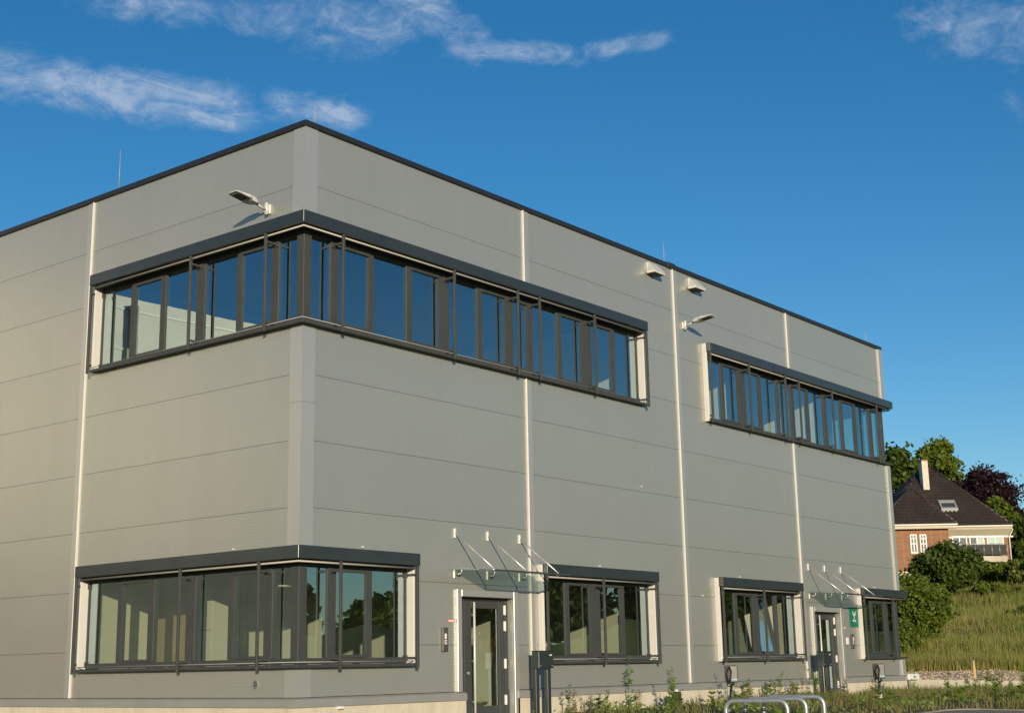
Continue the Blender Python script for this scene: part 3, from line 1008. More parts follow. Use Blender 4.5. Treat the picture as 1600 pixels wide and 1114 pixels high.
def canopy(du, label):
    T = lambda u, n, z: FR(u + du, n, z)
    o = empty('glass_canopy', T(4.48, 0, 2.0), label, 'canopy', 'glass canopies over the doors')
    gz = lambda n: 2.045 - 0.085 * n
    zg = gz(0.86)
    e_ = 0.008
    MB(T).hexa([(3.46, 0.05, gz(0.05) - e_), (5.56, 0.05, gz(0.05) - e_), (5.56, 1.0, gz(1.0) - e_), (3.46, 1.0, gz(1.0) - e_)],
               [(3.46, 0.05, gz(0.05) + e_), (5.56, 0.05, gz(0.05) + e_), (5.56, 1.0, gz(1.0) + e_), (3.46, 1.0, gz(1.0) + e_)]).build('glass_sheet', 'canopy_glass', o)
    box('glass_edge', 'frame_anthracite', o, T, 3.458, 5.562, 1.001, 1.014, gz(1.0) - 0.016, gz(1.0) + 0.016)
    for u in (3.59, 4.475, 5.385):
        box('wall_bracket', 'white_paint', o, T, u - 0.022, u + 0.022, 0.0, 0.022, 2.57, 2.73, 0.003)
        rd = MB(T)
        rd.tube([(u, 0.03, 2.645), (u, 0.86, zg + 0.03)], 0.011, 8)
        rd.tube([(u, 0.86, zg - 0.025), (u, 0.86, zg + 0.045)], 0.020, 8)
        rd.build('tension_rod', 'stainless', o)
        cl = MB(T)
        zw = gz(0.16)
        cl.box(u - 0.02, u + 0.02, 0.0, 0.02, zw - 0.14, zw - 0.0)
        cl.tube([(u, 0.02, zw - 0.08), (u, 0.13, zw - 0.08), (u, 0.16, zw - 0.05), (u, 0.16, zw + 0.03)], 0.015, 8)
        cl.build('clamp', 'stainless', o)


canopy(0.0, 'glass canopy on steel rods over the entrance nearest the corner')
canopy(13.23, 'glass canopy on steel rods over the entrance by the green sign')


def lightning_rod(x, y, h, label):
    m = MB()
    m.tube([(x, y, H + 0.07), (x, y, H + 0.11)], 0.03, 8)
    m.tube([(x, y, H + 0.09), (x, y, H + 0.13 + h)], [0.009, 0.005], 6)
    tag(m.build('lightning_rod', 'aluminium'), label, 'rod', 'lightning rods along the roof edge')


lightning_rod(0.10, 5.12, 0.80, 'thin lightning rod on the left roof edge')
lightning_rod(0.29, 0.10, 0.41, 'thin lightning rod right behind the near roof corner')
lightning_rod(10.95, 0.10, 0.50, 'thin lightning rod above the two vent cowls')
lightning_rod(21.50, 0.10, 0.34, 'thin lightning rod near the far roof corner')



# letters and marks drawn as thin raised shapes
def strokes(o, mat, T, n, lines, wd):
    m = MB(T)
    for (a, b), (c, d) in lines:
        v = Vector((c - a, d - b))
        L_ = v.length
        v /= L_
        p = Vector((-v.y, v.x)) * wd / 2
        q = [(a + p.x, b + p.y), (a - p.x, b - p.y), (c - p.x, d - p.y), (c + p.x, d + p.y)]
        m.hexa([(x, n, z) for x, z in q], [(x, n + 0.003, z) for x, z in q])
    return m.build('lettering', mat, o)


# green sign with a white forked emblem over a short line of white lettering
sg = empty('door_sign', FR(19.2, 0, 1.24), 'green sign with white emblem and lettering beside the far door', 'sign')
box('board', 'sign_green', sg, FR, 18.95, 19.445, 0.004, 0.024, 1.235, 1.735, 0.003)
cx, cz = 19.20, 1.515
strokes(sg, 'white_paint', FR, 0.0245, [((cx - 0.075, cz + 0.11), (cx - 0.055, cz + 0.04)), ((cx + 0.07, cz + 0.105), (cx + 0.06, cz + 0.04)), ((cx - 0.055, cz + 0.04), (cx, cz - 0.02)), ((cx + 0.06, cz + 0.04), (cx, cz - 0.02)), ((cx, cz - 0.01), (cx + 0.004, cz - 0.075)), ((cx - 0.03, cz + 0.03), (cx + 0.03, cz + 0.03))], 0.034)
# text line: V i t a s like strokes
x0, z0, hh = 19.095, 1.365, 0.062
L = [((x0, z0 + hh), (x0 + 0.024, z0)), ((x0 + 0.048, z0 + hh), (x0 + 0.024, z0)), ((x0 + 0.066, z0), (x0 + 0.066, z0 + 0.042)), ((x0 + 0.066, z0 + 0.052), (x0 + 0.066, z0 + 0.062)),
     ((x0 + 0.092, z0), (x0 + 0.092, z0 + 0.058)), ((x0 + 0.08, z0 + 0.043), (x0 + 0.106, z0 + 0.043)),
     ((x0 + 0.118, z0 + 0.043), (x0 + 0.146, z0 + 0.043)), ((x0 + 0.146, z0 + 0.046), (x0 + 0.146, z0)), ((x0 + 0.120, z0 + 0.004), (x0 + 0.146, z0 + 0.004)), ((x0 + 0.120, z0 + 0.0), (x0 + 0.120, z0 + 0.026)), ((x0 + 0.120, z0 + 0.024), (x0 + 0.146, z0 + 0.024)),
     ((x0 + 0.162, z0 + 0.043), (x0 + 0.188, z0 + 0.043)), ((x0 + 0.164, z0 + 0.046), (x0 + 0.164, z0 + 0.022)), ((x0 + 0.162, z0 + 0.023), (x0 + 0.188, z0 + 0.023)), ((x0 + 0.186, z0 + 0.024), (x0 + 0.186, z0)), ((x0 + 0.162, z0 + 0.003), (x0 + 0.188, z0 + 0.003))]
strokes(sg, 'white_paint', FR, 0.0245, L, 0.0115)


def intercom(u, z0, z1, label, card=False):
    o = empty('intercom', FR(u, 0, z0), label, 'intercom', 'intercoms beside the doors')
    box('housing', 'charger_grey', o, FR, u - 0.07, u + 0.07, 0.0, 0.05, z0, z1, 0.008)
    box('display', 'white_paint', o, FR, u - 0.028, u + 0.022, 0.0503, 0.056, z0 + 0.20, z0 + 0.29, 0.002)
    box('keypad', 'white_paint', o, FR, u - 0.03, u + 0.03, 0.0503, 0.056, z0 + 0.115, z0 + 0.185, 0.002)
    for i in range(3):
        for j in range(2):
            box('key', 'charger_grey', o, FR, u - 0.02 + i * 0.016, u - 0.009 + i * 0.016, 0.0565, 0.060, z0 + 0.13 + j * 0.025, z0 + 0.145 + j * 0.025)


intercom(3.29, 0.665, 1.055, 'dark intercom panel left of the entrance nearest the corner')
intercom(19.00, 0.69, 1.06, 'dark intercom panel below the green sign')
tag(box('notice_card', 'white_paint', None, FR, 18.68, 18.81, 0.0, 0.012, 0.80, 0.97, 0.002), 'small white card on the wall beside the far intercom', 'card')


def red_label(u, z, label):
    o = empty('warning_label', FR(u, 0, z), label, 'label', 'small red-edged labels beside the doors')
    box('border', 'red_print', o, FR, u - 0.09, u + 0.09, 0.001, 0.004, z - 0.028, z + 0.028)
    box('card', 'white_paint', o, FR, u - 0.078, u + 0.078, 0.0045, 0.006, z - 0.019, z + 0.019)
    strokes(o, 'red_print', FR, 0.0062, [((u - 0.06 + i * 0.03, z - 0.008), (u - 0.06 + i * 0.03 + (0.012 if i % 2 else 0.0), z + 0.008)) for i in range(5)], 0.007)


red_label(3.49, 1.168, 'small red and white label left of the entrance nearest the corner')
red_label(18.62, 1.205, 'small red and white label left of the green sign')

# round air grille low on the left facade
vg = empty('air_grille', FL(0.925, 0, 0.125), 'round dark air grille low on the left facade', 'grille')
m = MB()
ang = [2 * math.pi * i / 20 for i in range(20)]
ring = [(0.0 - nn, 0.925 + math.cos(a) * r, 0.198 + math.sin(a) * r) for r, nn in ((0.075, 0.0), (0.078, 0.012), (0.062, 0.014), (0.060, 0.002)) for a in ang]
m.add(ring, [(k_ * 20 + i, k_ * 20 + (i + 1) % 20, k_ * 20 + 20 + (i + 1) % 20, k_ * 20 + 20 + i) for k_ in range(3) for i in range(20)])
m.build('rim', 'flashing_metal', vg)
MB().add([(-0.003, 0.925 + math.cos(a) * 0.061, 0.198 + math.sin(a) * 0.061) for a in ang], [tuple(range(20))]).build('backing', 'coping_dark', vg)
for i in range(5):
    z = 0.198 + (i - 2) * 0.022
    hw = math.sqrt(0.06 ** 2 - ((i - 2) * 0.022) ** 2)
    MB().hexa([(-0.004, 0.925 - hw, z + 0.002), (-0.004, 0.925 + hw, z + 0.002), (-0.012, 0.925 + hw, z - 0.006), (-0.012, 0.925 - hw, z - 0.006)],
              [(-0.004, 0.925 - hw, z + 0.004), (-0.004, 0.925 + hw, z + 0.004), (-0.012, 0.925 + hw, z - 0.004), (-0.012, 0.925 - hw, z - 0.004)]).build('slat', 'flashing_metal', vg)

sk = empty('cable_outlet', FR(0.80, 0.075, -0.13), 'small white cable outlet under the base flashing near the corner', 'outlet')
box('housing', 'white_paint', sk, FR, 0.76, 0.86, 0.052, 0.12, -0.185, -0.145, 0.006)
MB(FR).tube([(0.83, 0.085, -0.185), (0.835, 0.085, -0.30), (0.82, 0.08, -0.42), (0.83, 0.075, -0.60)], 0.006, 6).build('cable', 'cream_paint', sk)

# ------------------------------------------------------------------ things standing outside
def letterbox(u, n, z0, z1, label):
    zg = float(terrain(u, -n))
    o = empty('letterbox_stand', FR(u, n, zg), label, 'letterbox', 'letterbox stands at the doors')
    a, b = u - 0.215, u + 0.215
    box('letterbox', 'anthracite', o, FR, a, b, n - 0.07, n + 0.09, z0, z1, 0.008)
    box('lid', 'anthracite', o, FR, a - 0.008, b + 0.008, n - 0.08, n + 0.10, z1 + 0.001, z1 + 0.014, 0.003)
    for x in (a + 0.045, b - 0.045):
        box('post', 'anthracite', o, FR, x - 0.05, x + 0.05, n - 0.06, n + 0.02, zg - 0.25, z0 - 0.001, 0.006)
    box('name_plate', 'white_paint', o, FR, b - 0.12, b - 0.05, n + 0.091, n + 0.094, z1 - 0.075, z1 - 0.055)
    for x in (a + 0.05, b - 0.05):
        MB(FR).tube([(x, n + 0.088, z0 + 0.05), (x, n + 0.10, z0 + 0.05)], 0.009, 8).build('lock', 'stainless', o)


letterbox(5.53, 0.36, 0.355, 0.65, 'dark grey letterbox on two posts by the entrance nearest the corner')
letterbox(16.52, 0.42, 0.275, 0.615, 'dark grey letterbox on two posts in front of the far entrance')


def charger(x, y, s, label, coil):
    zg = float(terrain(x, y))
    o = empty('charging_post', (x, y, zg), label, 'charger', 'vehicle charging posts among the weeds')
    rr, dd = Vector((0.62, -0.785, 0)), Vector((0.785, 0.62, 0))
    T = lambda a, n, z: tuple(Vector((x, y, zg)) + rr * a * s - dd * n * s + Vector((0, 0, z * s)))
    zb, zt = 0.60, 0.93
    p = MB(T)
    p.box(-0.085, -0.005, -0.06, 0.0, -0.3, zb + 0.2).box(-0.03, 0.055, -0.05, -0.008, -0.3, zb + 0.2)
    p.build('post', 'post_zinc', o, 0.004)
    wb = box('wallbox', 'charger_grey', o, T, -0.125, 0.125, 0.0, 0.11, zb, zt, 0.016)
    box('holster', 'black_rubber', o, T, -0.10, -0.02, 0.1105, 0.14, zb + 0.04, zt - 0.02, 0.010)
    box('status_strip', 'cyan_print', o, T, 0.0, 0.11, 0.1105, 0.114, zb + 0.045, zb + 0.07)
    cb = MB(T)
    pts = [(-0.06, 0.15, zt - 0.05), (-0.10, 0.17, zt - 0.16), (-0.07, 0.17, zb - 0.02), (-0.01, 0.14, zb - 0.06), (0.02, 0.12, zb - 0.01), (0.04, 0.10, zb - 0.03), (0.0, 0.10, zb - 0.08), (-0.02, 0.09, zb - 0.17)]
    cb.tube(pts, 0.013, 7)
    pts = [(0.02, 0.10, zb - 0.22)] + [(0.06 + 0.15 * math.sin(t) * 1.0, 0.10, zb - 0.42 + 0.17 * math.cos(t)) for t in np.linspace(0.1, 3.9, 12)]
    cb.tube(pts, 0.011, 7)
    cb.tube([(-0.05, 0.16, zt - 0.03), (-0.01, 0.17, zt - 0.12), (-0.03, 0.17, zt - 0.24), (-0.05, 0.15, zb - 0.01)], 0.012, 7)
    cb.build('cable', 'black_rubber', o)
    pl = MB(T)
    pl.hexa([(-0.06, 0.04, zb - 0.32), (0.05, 0.04, zb - 0.32), (0.05, 0.13, zb - 0.32), (-0.06, 0.13, zb - 0.32)], [(-0.02, 0.05, zb - 0.15), (0.045, 0.05, zb - 0.15), (0.045, 0.11, zb - 0.15), (-0.02, 0.11, zb - 0.15)])
    pl.build('plug', 'black_rubber', o, 0.010)


charger(*place(1132, 24.3), 0.86, 'dark charging box on a galvanised post behind the bicycle stands', 0)
charger(*place(1362, 26.6), 0.84, 'dark charging box on a galvanised post left of the low wall', 1)

# bicycle stands
rack0 = None
for i, lab in enumerate(('galvanised bicycle hoop nearest the entrance door, front of the three', 'middle galvanised bicycle hoop of the three', 'galvanised bicycle hoop furthest right of the three')):
    px, py = 0.03 + 0.36 * i, -7.22 - 0.05 * i
    zg = float(terrain(px, py - 0.4))
    top = -0.045 + 0.012 * i
    r = 0.027
    ln = 0.74
    o = empty('bicycle_stand', (px, py, zg), lab, 'bicycle stand', 'bicycle stands')
    rad = 0.10
    d = Vector((0.16, -0.987, 0)).normalized()
    P = lambda t, z: (px + d.x * t, py + d.y * t, z)
    arc0 = [P(rad - rad * math.cos(a), top - rad + rad * math.sin(a)) for a in np.linspace(0, math.pi / 2, 7)]
    arc1 = [P(ln - rad + rad * math.sin(a), top - rad + rad * math.cos(a)) for a in np.linspace(0, math.pi / 2, 7)]
    MB().tube([P(0, zg - 0.2)] + arc0 + arc1 + [P(ln, zg - 0.2)], r, 14).build('hoop', 'galvanised', o)
    if i:
        MB().tube([P(0, top - 0.165), P(0, top - 0.125)], r + 0.003, 14).build('band', 'anthracite', o)

# bollard light at the plinth
bo = empty('bollard_light', (9.57, -0.6, float(terrain(9.57, -0.6))), 'short dark bollard light with a pale cap at the plinth', 'bollard')
MB().box(9.50, 9.64, -0.67, -0.53, -0.7, -0.145).build('post', 'anthracite', bo, 0.006)
MB().box(9.54, 9.60, -0.63, -0.57, -0.144, -0.10).build('cap', 'white_paint', bo, 0.01)

# small white utility box at the end of the base flashing
ub = empty('utility_marker', (22.3, -0.1, -0.46), 'small white marker block at the far foot of the facade', 'marker')
MB(FR).box(22.17, 22.80, 0.06, 0.14, -0.13, 0.02).build('plate', 'white_paint', ub, 0.005)
MB(FR).box(22.20, 22.24, 0.08, 0.12, -0.7, -0.131).build('leg', 'galvanised', ub)
MB(FR).box(22.40, 22.56, 0.1405, 0.143, -0.085, -0.03).build('print', 'flashing_metal', ub)

# low concrete wall running on from the plinth
m = MB()
segs = np.arange(22.3, 44.5, 2.75)
wl = empty('retaining_wall', (22.3, 0.0, -0.46), 'low pale concrete wall running right from the building foot', 'wall')
for a, b in zip(segs[:-1], segs[1:]):
    za, zb_ = float(wall_top(a)), float(wall_top(b))
    a_, b_ = a + 0.006, b - 0.006
    MB().hexa([(a_, -0.02, -1.4), (b_, -0.02, -1.4), (b_, 0.22, -1.4), (a_, 0.22, -1.4)], [(a_, -0.02, za), (b_, -0.02, zb_), (b_, 0.22, zb_), (a_, 0.22, za)]).build('wall_block', 'plinth_concrete', wl, 0.008)

# yellow marker stake behind the wall
st = empty('survey_stake', (31.6, 1.6, float(terrain(31.6, 1.6))), 'thin yellow wooden stake standing behind the low wall', 'stake')
zs = float(terrain(31.6, 1.6))
MB().hexa([(31.57, 1.57, zs - 0.2), (31.63, 1.57, zs - 0.2), (31.63, 1.63, zs - 0.2), (31.57, 1.63, zs - 0.2)], [(31.575, 1.575, zs + 0.5), (31.625, 1.575, zs + 0.5), (31.625, 1.625, zs + 0.5), (31.575, 1.625, zs + 0.5)]).build('shaft', 'stake_wood', st)
MB().hexa([(31.575, 1.575, zs + 0.501), (31.625, 1.575, zs + 0.501), (31.625, 1.625, zs + 0.501), (31.575, 1.625, zs + 0.501)], [(31.58, 1.58, zs + 0.62), (31.62, 1.58, zs + 0.62), (31.62, 1.62, zs + 0.62), (31.58, 1.62, zs + 0.62)]).build('painted_tip', 'cream_paint', st)

# ------------------------------------------------------------------ things in the rooms
def ring_lamp(x, y, z, r, label):
    o = empty('ring_lamp', (x, y, z), label, 'lamp', 'ring pendant lamps in the corner room')
    pts = [(x + r * math.cos(a), y + r * math.sin(a), z) for a in np.linspace(0, 2 * math.pi, 33)]
    MB().tube(pts, 0.018, 6, caps=False).build('ring', 'white_paint', o)
    for a in (0.3, 2.4, 4.5):
        MB().tube([(x + r * math.cos(a), y + r * math.sin(a), z + 0.01), (x, y, 2.948)], 0.003, 4).build('wire', 'aluminium', o)


ring_lamp(1.15, 1.0, 1.96, 0.42, 'thin white ring lamp hanging nearest the glazed corner')
ring_lamp(1.25, 2.15, 2.05, 0.40, 'thin white ring lamp hanging in the middle of the left window')
ring_lamp(0.95, 1.35, 1.72, 0.26, 'smaller lower ring lamp in the corner window')
ds = empty('desk', (0.9, 4.5, GZ + 0.02), 'white desk with boxes behind the left end of the lower corner window', 'desk')
box('top', 'white_paint', ds, None, 0.55, 1.35, 4.0, 5.2, 0.40, 0.43, 0.004)
for x in (0.58, 1.29):
    for y in (4.03, 5.14):
        box('leg', 'galvanised', ds, None, x, x + 0.04, y, y + 0.04, GZ + 0.021, 0.399)
for i, (x, y, z, s_) in enumerate(((0.7, 4.85, 0.431, 0.16), (0.95, 4.5, 0.431, 0.2), (0.75, 4.3, 0.431, 0.12))):
    tag(box('paper_box', 'white_paint', None, None, x, x + s_, y, y + s_, z, z + s_ * 0.7, 0.004), ('white paper box at the far left on the desk', 'largest white paper box on the desk', 'smallest white paper box on the desk')[i], 'box', 'paper boxes on the desk')
cbn = empty('cabinet', (1.45, 3.2, GZ + 0.02), 'pale cabinet with handles seen through the left window', 'cabinet')
box('carcass', 'room_white', cbn, None, 1.25, 1.85, 3.5, 4.0, GZ + 0.021, 1.85, 0.006)
for z in (0.4, 1.1):
    box('door_gap', 'core_grey', cbn, None, 1.246, 1.249, 3.52, 3.98, z, z + 0.012)
sh = empty('shelf_rack', (4.3, 1.2, GZ + 0.02), 'open shelf rack seen through the entrance nearest the corner', 'shelf')
for i in range(8):
    box('shelf', 'cream_paint', sh, None, 4.15, 4.65, 1.0, 1.35, -0.3 + i * 0.2, -0.28 + i * 0.2)
for x in (4.12, 4.655):
    box('upright', 'galvanised', sh, None, x, x + 0.025, 1.0, 1.35, GZ + 0.021, 1.3)
bd = empty('display_board', (5.0, 0.9, GZ + 0.02), 'pale green board standing behind the glass door', 'board')
box('panel', 'room_white', bd, None, 4.98, 5.40, 0.75, 0.80, -0.22, 0.92, 0.03)
box('foot', 'galvanised', bd, None, 5.00, 5.36, 0.62, 0.93, GZ + 0.021, -0.38)
box('stem', 'galvanised', bd, None, 5.16, 5.22, 0.76, 0.79, -0.379, -0.221)
tag(box('orange_strip', 'orange_paint', None, None, 5.44, 5.475, 0.70, 0.74, 0.50, 0.98, 0.004), 'narrow orange strip hanging behind the first glass door', 'strip')

# ------------------------------------------------------------------ vegetation
def leaf_quads(P, size, rng, elong=1.6):
    """a rhombic leaf at every point, at random angles"""
    n = len(P)
    a = rng.normal(size=(n, 3))
    a /= np.linalg.norm(a, axis=1)[:, None]
    b = rng.normal(size=(n, 3))
    b -= a * (a * b).sum(1)[:, None]
    b /= np.linalg.norm(b, axis=1)[:, None]
    s = size * rng.uniform(0.6, 1.4, (n, 1))
    a, b = a * s * elong / 2, b * s / 2
    V = np.stack([P - a, P + b, P + a, P - b], 1).reshape(-1, 3)
    return V, np.arange(4 * n).reshape(n, 4)


def tree(name, label, cat, x, y, height, rx, crown_lo, mat, nleaf, lsize, seed, group=None, nclump=44, shape='round', trunk_r=0.22, spiky=0.5):
    rng = np.random.default_rng(seed)
    zg = float(terrain(x, y)) - 0.05
    o = empty(name, (x, y, zg), label, cat, group)
    zc = (height + crown_lo) / 2
    rz = (height - crown_lo) / 2
    C = []
    while len(C) < nclump:
        p = rng.uniform(-1, 1, 3)
        rr = np.linalg.norm(p)
        if rr > 1 or rr < 0.25:
            continue
        if shape == 'cone' and np.hypot(p[0], p[1]) > (1 - p[2]) / 1.7 + 0.08:
            continue
        C.append(p * (0.97 - 0.25 * rng.random()))
    C = np.array(C) * [rx, rx, rz] + [0, 0, zc]
    crad = rng.uniform(0.13, 0.36, nclump) * min(rx, rz)
    wgt = crad ** 2
    pick = rng.choice(nclump, nleaf, p=wgt / wgt.sum())
    d = rng.normal(size=(nleaf, 3))
    d /= np.linalg.norm(d, axis=1)[:, None]
    rad = crad[pick] * rng.uniform(0.1, 1.12, nleaf) ** 0.6
    if spiky:
        rad *= 1 + spiky * (rng.random(nleaf) ** 4) * 1.5
    P = C[pick] + d * rad[:, None] * [1.15, 1.15, 0.85]
    P = P[(P[:, 2] > 0.02)]
    V, Q = leaf_quads(P, lsize, rng)
    cr = link('crown', np_mesh('crown', V, Q, mat), o, local=True)
    tr = MB()
    top = crown_lo + (height - crown_lo) * 0.62
    hs = np.linspace(0, top, 7)
    pts = [(rng.normal() * 0.03 * h, rng.normal() * 0.03 * h, h - (0.3 if i == 0 else 0)) for i, h in enumerate(hs)]
    tr.tube(pts, [trunk_r * (1 - 0.8 * i / 6) for i in range(7)], 8)
    tk = tr.build('trunk', 'bark', o, local=True)
    lb = MB()
    for i in rng.choice(nclump, min(9, nclump), replace=False):
        c = C[i]
        h0 = max(0.1, min(c[2] * 0.65, top * 0.9))
        p0 = Vector((0, 0, h0))
        p2 = Vector(c)
        p1 = (p0 + p2) / 2 + Vector((0, 0, -0.08 * (p2 - p0).length))
        lb.tube([tuple(p0), tuple(p1), tuple(p2)], [trunk_r * 0.42, trunk_r * 0.28, trunk_r * 0.10], 6)
    lb.build('limbs', 'bark', o, local=True)
    return o


def H_at(py, depth, px):
    """height of picture row py at that depth"""
    hor = 1043 - (px - 800) * 0.01855
    return CAM.z + depth * math.tan(PITCH - math.atan(math.tan(PITCH) - (hor - py) / F_PX))


def tree_at(name, label, cat, px, depth, top_py, rx, lo, mat, nleaf, lsize, seed, **kw):
    zt = H_at(top_py, depth, px)
    x, y = place(px, depth, zt * 0.75)
    return tree(name, label, cat, x, y, zt - float(terrain(x, y)), rx, lo, mat, nleaf, lsize, seed, **kw)


TG = 'trees behind the brick house'
tree_at('broadleaf_tree', 'dark green broadleaf tree between the building and the chimney', 'tree', 1402, 134, 684, 3.2, 2.5, 'leaf_dark', 9000, 0.36, 1, group=TG)
tree_at('broadleaf_tree', 'tall green broadleaf tree right behind the pale chimney', 'tree', 1466, 138, 684, 3.0, 2.5, 'leaf_green', 11000, 0.36, 2, group=TG)
tree_at('broadleaf_tree', 'mid green tree showing between chimney tree and purple tree', 'tree', 1502, 142, 735, 2.6, 2.5, 'leaf_green', 7000, 0.34, 12, group=TG)
tree_at('copper_beech', 'purple copper beech right of the brick house roof', 'tree', 1536, 132, 700, 2.9, 2.0, 'leaf_purple', 20000, 0.22, 3, spiky=0.9, group=TG)
tree_at('broadleaf_tree', 'small bright green tree under the purple beech', 'tree', 1558, 128, 768, 1.8, 2.0, 'leaf_green', 5000, 0.28, 4, group=TG)
tree_at('broadleaf_tree', 'dark green tree at the right picture edge beside the house', 'tree', 1622, 118, 775, 2.7, 1.0, 'leaf_dark', 9000, 0.28, 5, group=TG)
tree_at('broadleaf_tree', 'dark lower tree at the right corner of the house', 'tree', 1598, 116, 825, 1.7, 0.6, 'leaf_dark', 6000, 0.25, 6, group=TG)
SG = 'shrubs on the slope'
tree_at('shrub', 'large dark green shrub in front of the brick house', 'shrub', 1482, 90, 848, 2.2, 0.1, 'leaf_dark', 15000, 0.17, 7, group=SG, trunk_r=0.10)
tree_at('shrub', 'dark green shrub leaning left of the largest shrub', 'shrub', 1452, 94, 862, 1.5, 0.2, 'leaf_dark', 8000, 0.17, 13, group=SG, trunk_r=0.08)
tree_at('shrub', 'leafy green shrub directly beside the far building corner', 'shrub', 1418, 62, 890, 1.5, 0.05, 'leaf_green', 13000, 0.11, 8, group=SG, trunk_r=0.07)
tree_at('shrub', 'yellowish flowering shrub at the foot of the slope left', 'shrub', 1446, 66, 915, 1.05, 0.05, 'leaf_light', 8000, 0.10, 9, group=SG, trunk_r=0.06)
tree_at('shrub', 'round light green shrub below the balcony', 'shrub', 1570, 98, 872, 2.6, 0.1, 'leaf_green', 10000, 0.17, 10, group=SG, trunk_r=0.08)
tree_at('shrub', 'bright green shrub at the right picture edge', 'shrub', 1618, 94, 862, 2.4, 0.1, 'leaf_light', 9000, 0.17, 11, group=SG, trunk_r=0.08)
tree_at('shrub', 'low green shrub at the right foot of the slope', 'shrub', 1606, 72, 945, 1.6, 0.05, 'leaf_green', 7000, 0.12, 14, group=SG, trunk_r=0.05)
tree_at('shrub', 'green shrub low beside the far building corner', 'shrub', 1404, 58, 960, 0.9, 0.02, 'leaf_green', 6000, 0.10, 15, group=SG, trunk_r=0.05)
tree_at('shrub', 'low wide green shrub between the largest shrub and the right edge', 'shrub', 1540, 86, 912, 2.3, 0.02, 'leaf_green', 9000, 0.16, 16, group=SG, trunk_r=0.05)
tree_at('shrub', 'green shrub under the brick wall left of the largest shrub', 'shrub', 1432, 84, 898, 1.5, 0.02, 'leaf_green', 8000, 0.15, 17, group=SG, trunk_r=0.05)


def blades(name, label, cat, P, hmin, hmax, wd, mat, seed, lean=0.35):
    rng = np.random.default_rng(seed)
    n = len(P)
    a = rng.uniform(0, 2 * np.pi, n)
    hh = rng.uniform(hmin, hmax, n) * rng.uniform(0.6, 1.0, n)
    side = np.stack([np.cos(a), np.sin(a), np.zeros(n)], 1) * (wd * rng.uniform(0.6, 1.4, n))[:, None]
    la = rng.uniform(0, 2 * np.pi, n)
    ln = np.stack([np.cos(la), np.sin(la), np.zeros(n)], 1) * (hh * rng.uniform(0, lean, n))[:, None]
    up = np.zeros((n, 3))
    up[:, 2] = hh
    V = np.stack([P - side, P + side, P + side * 0.6 + ln * 0.4 + up * 0.6, P - side * 0.6 + ln * 0.4 + up * 0.6, P + ln + up], 1).reshape(-1, 3)
    i = np.arange(n) * 5
    quads = np.concatenate([np.stack([i, i + 1, i + 2, i + 3], 1), np.stack([i + 3, i + 2, i + 4, i + 4], 1)])
    # the tip is a triangle: build quads and triangles apart
    me = bpy.data.meshes.new(name)
    q = np.stack([i, i + 1, i + 2, i + 3], 1).astype(np.int32)
    t = np.stack([i + 3, i + 2, i + 4], 1).astype(np.int32)
    me.vertices.add(len(V))
    me.vertices.foreach_set('co', V.astype(np.float32).ravel())
    me.loops.add(q.size + t.size)
    me.loops.foreach_set('vertex_index', np.concatenate([q.ravel(), t.ravel()]))
    me.polygons.add(2 * n)
    me.polygons.foreach_set('loop_start', np.concatenate([np.arange(n) * 4, n * 4 + np.arange(n) * 3]).astype(np.int32))
    me.polygons.foreach_set('loop_total', np.concatenate([np.full(n, 4), np.full(n, 3)]).astype(np.int32))
    me.update(calc_edges=True)
    me.materials.append(MATS[mat])
    o = link(name, me, kind='stuff')
    return tag(o, label, cat)


rng = np.random.default_rng(21)
# meadow grass on the slope: denser near the foot
n = 190000
pxs = rng.uniform(1330, 1760, n)
dep = 52 + 56 * rng.random(n) ** 1.5
aa = (pxs - 800) / F_PX * dep * 0.9756
gxp = CAM.x + DDT.x * dep + RRT.x * aa
gyp = CAM.y + DDT.y * dep + RRT.y * aa
clump = np.sin(gxp * 1.7 + 3 * np.sin(gyp * 0.9)) * np.cos(gyp * 1.3 + 2 * np.sin(gxp * 0.7))
keep = (rng.random(n) < 0.62 + 0.4 * clump) & (gyp > 0.6)
P = np.stack([gxp, gyp, terrain(gxp, gyp) - 0.02], 1)[keep]
blades('meadow_grass', 'tall dry and green meadow grass covering the slope', 'grass', P, 0.25, 0.80, 0.011, 'grass_blade', 22)

# weeds low on the planting bed
n = 60000
bx = rng.uniform(5.0, 34.0, n)
by = rng.uniform(-6.25, -0.06, n)
# in front of the kerb corner the bed also reaches towards the yard
bx2 = rng.uniform(9.15, 26, 22000)
by2 = rng.uniform(-13.5, -6.25, 22000)
bx, by = np.concatenate([bx, bx2]), np.concatenate([by, by2])
cl = np.sin(bx * 2.1 + 2 * np.sin(by * 1.3)) * np.cos(by * 2.4 + 1.5 * np.sin(bx * 1.1))
dens = np.where(bx > 15 - 0.9 * (by + 6.3), 0.50, 0.10) - np.where(by > -0.8, 0.10, 0.0)
dens = np.where(bx < 12, dens - 0.08, dens)
dens = np.where(by < -6.2, 0.55, dens)
keep = (rng.random(len(bx)) < dens + 0.5 * cl) & ~((by > -0.6) & (((bx > 3.4) & (bx < 5.6)) | ((bx > 16.6) & (bx < 18.8))))
P = np.stack([bx, by, terrain(bx, by) - 0.01], 1)[keep]
blades('bed_grass', 'low tangled grass and weeds in front of the building', 'grass', P, 0.06, 0.30, 0.009, 'ground_cover', 23, 0.8)

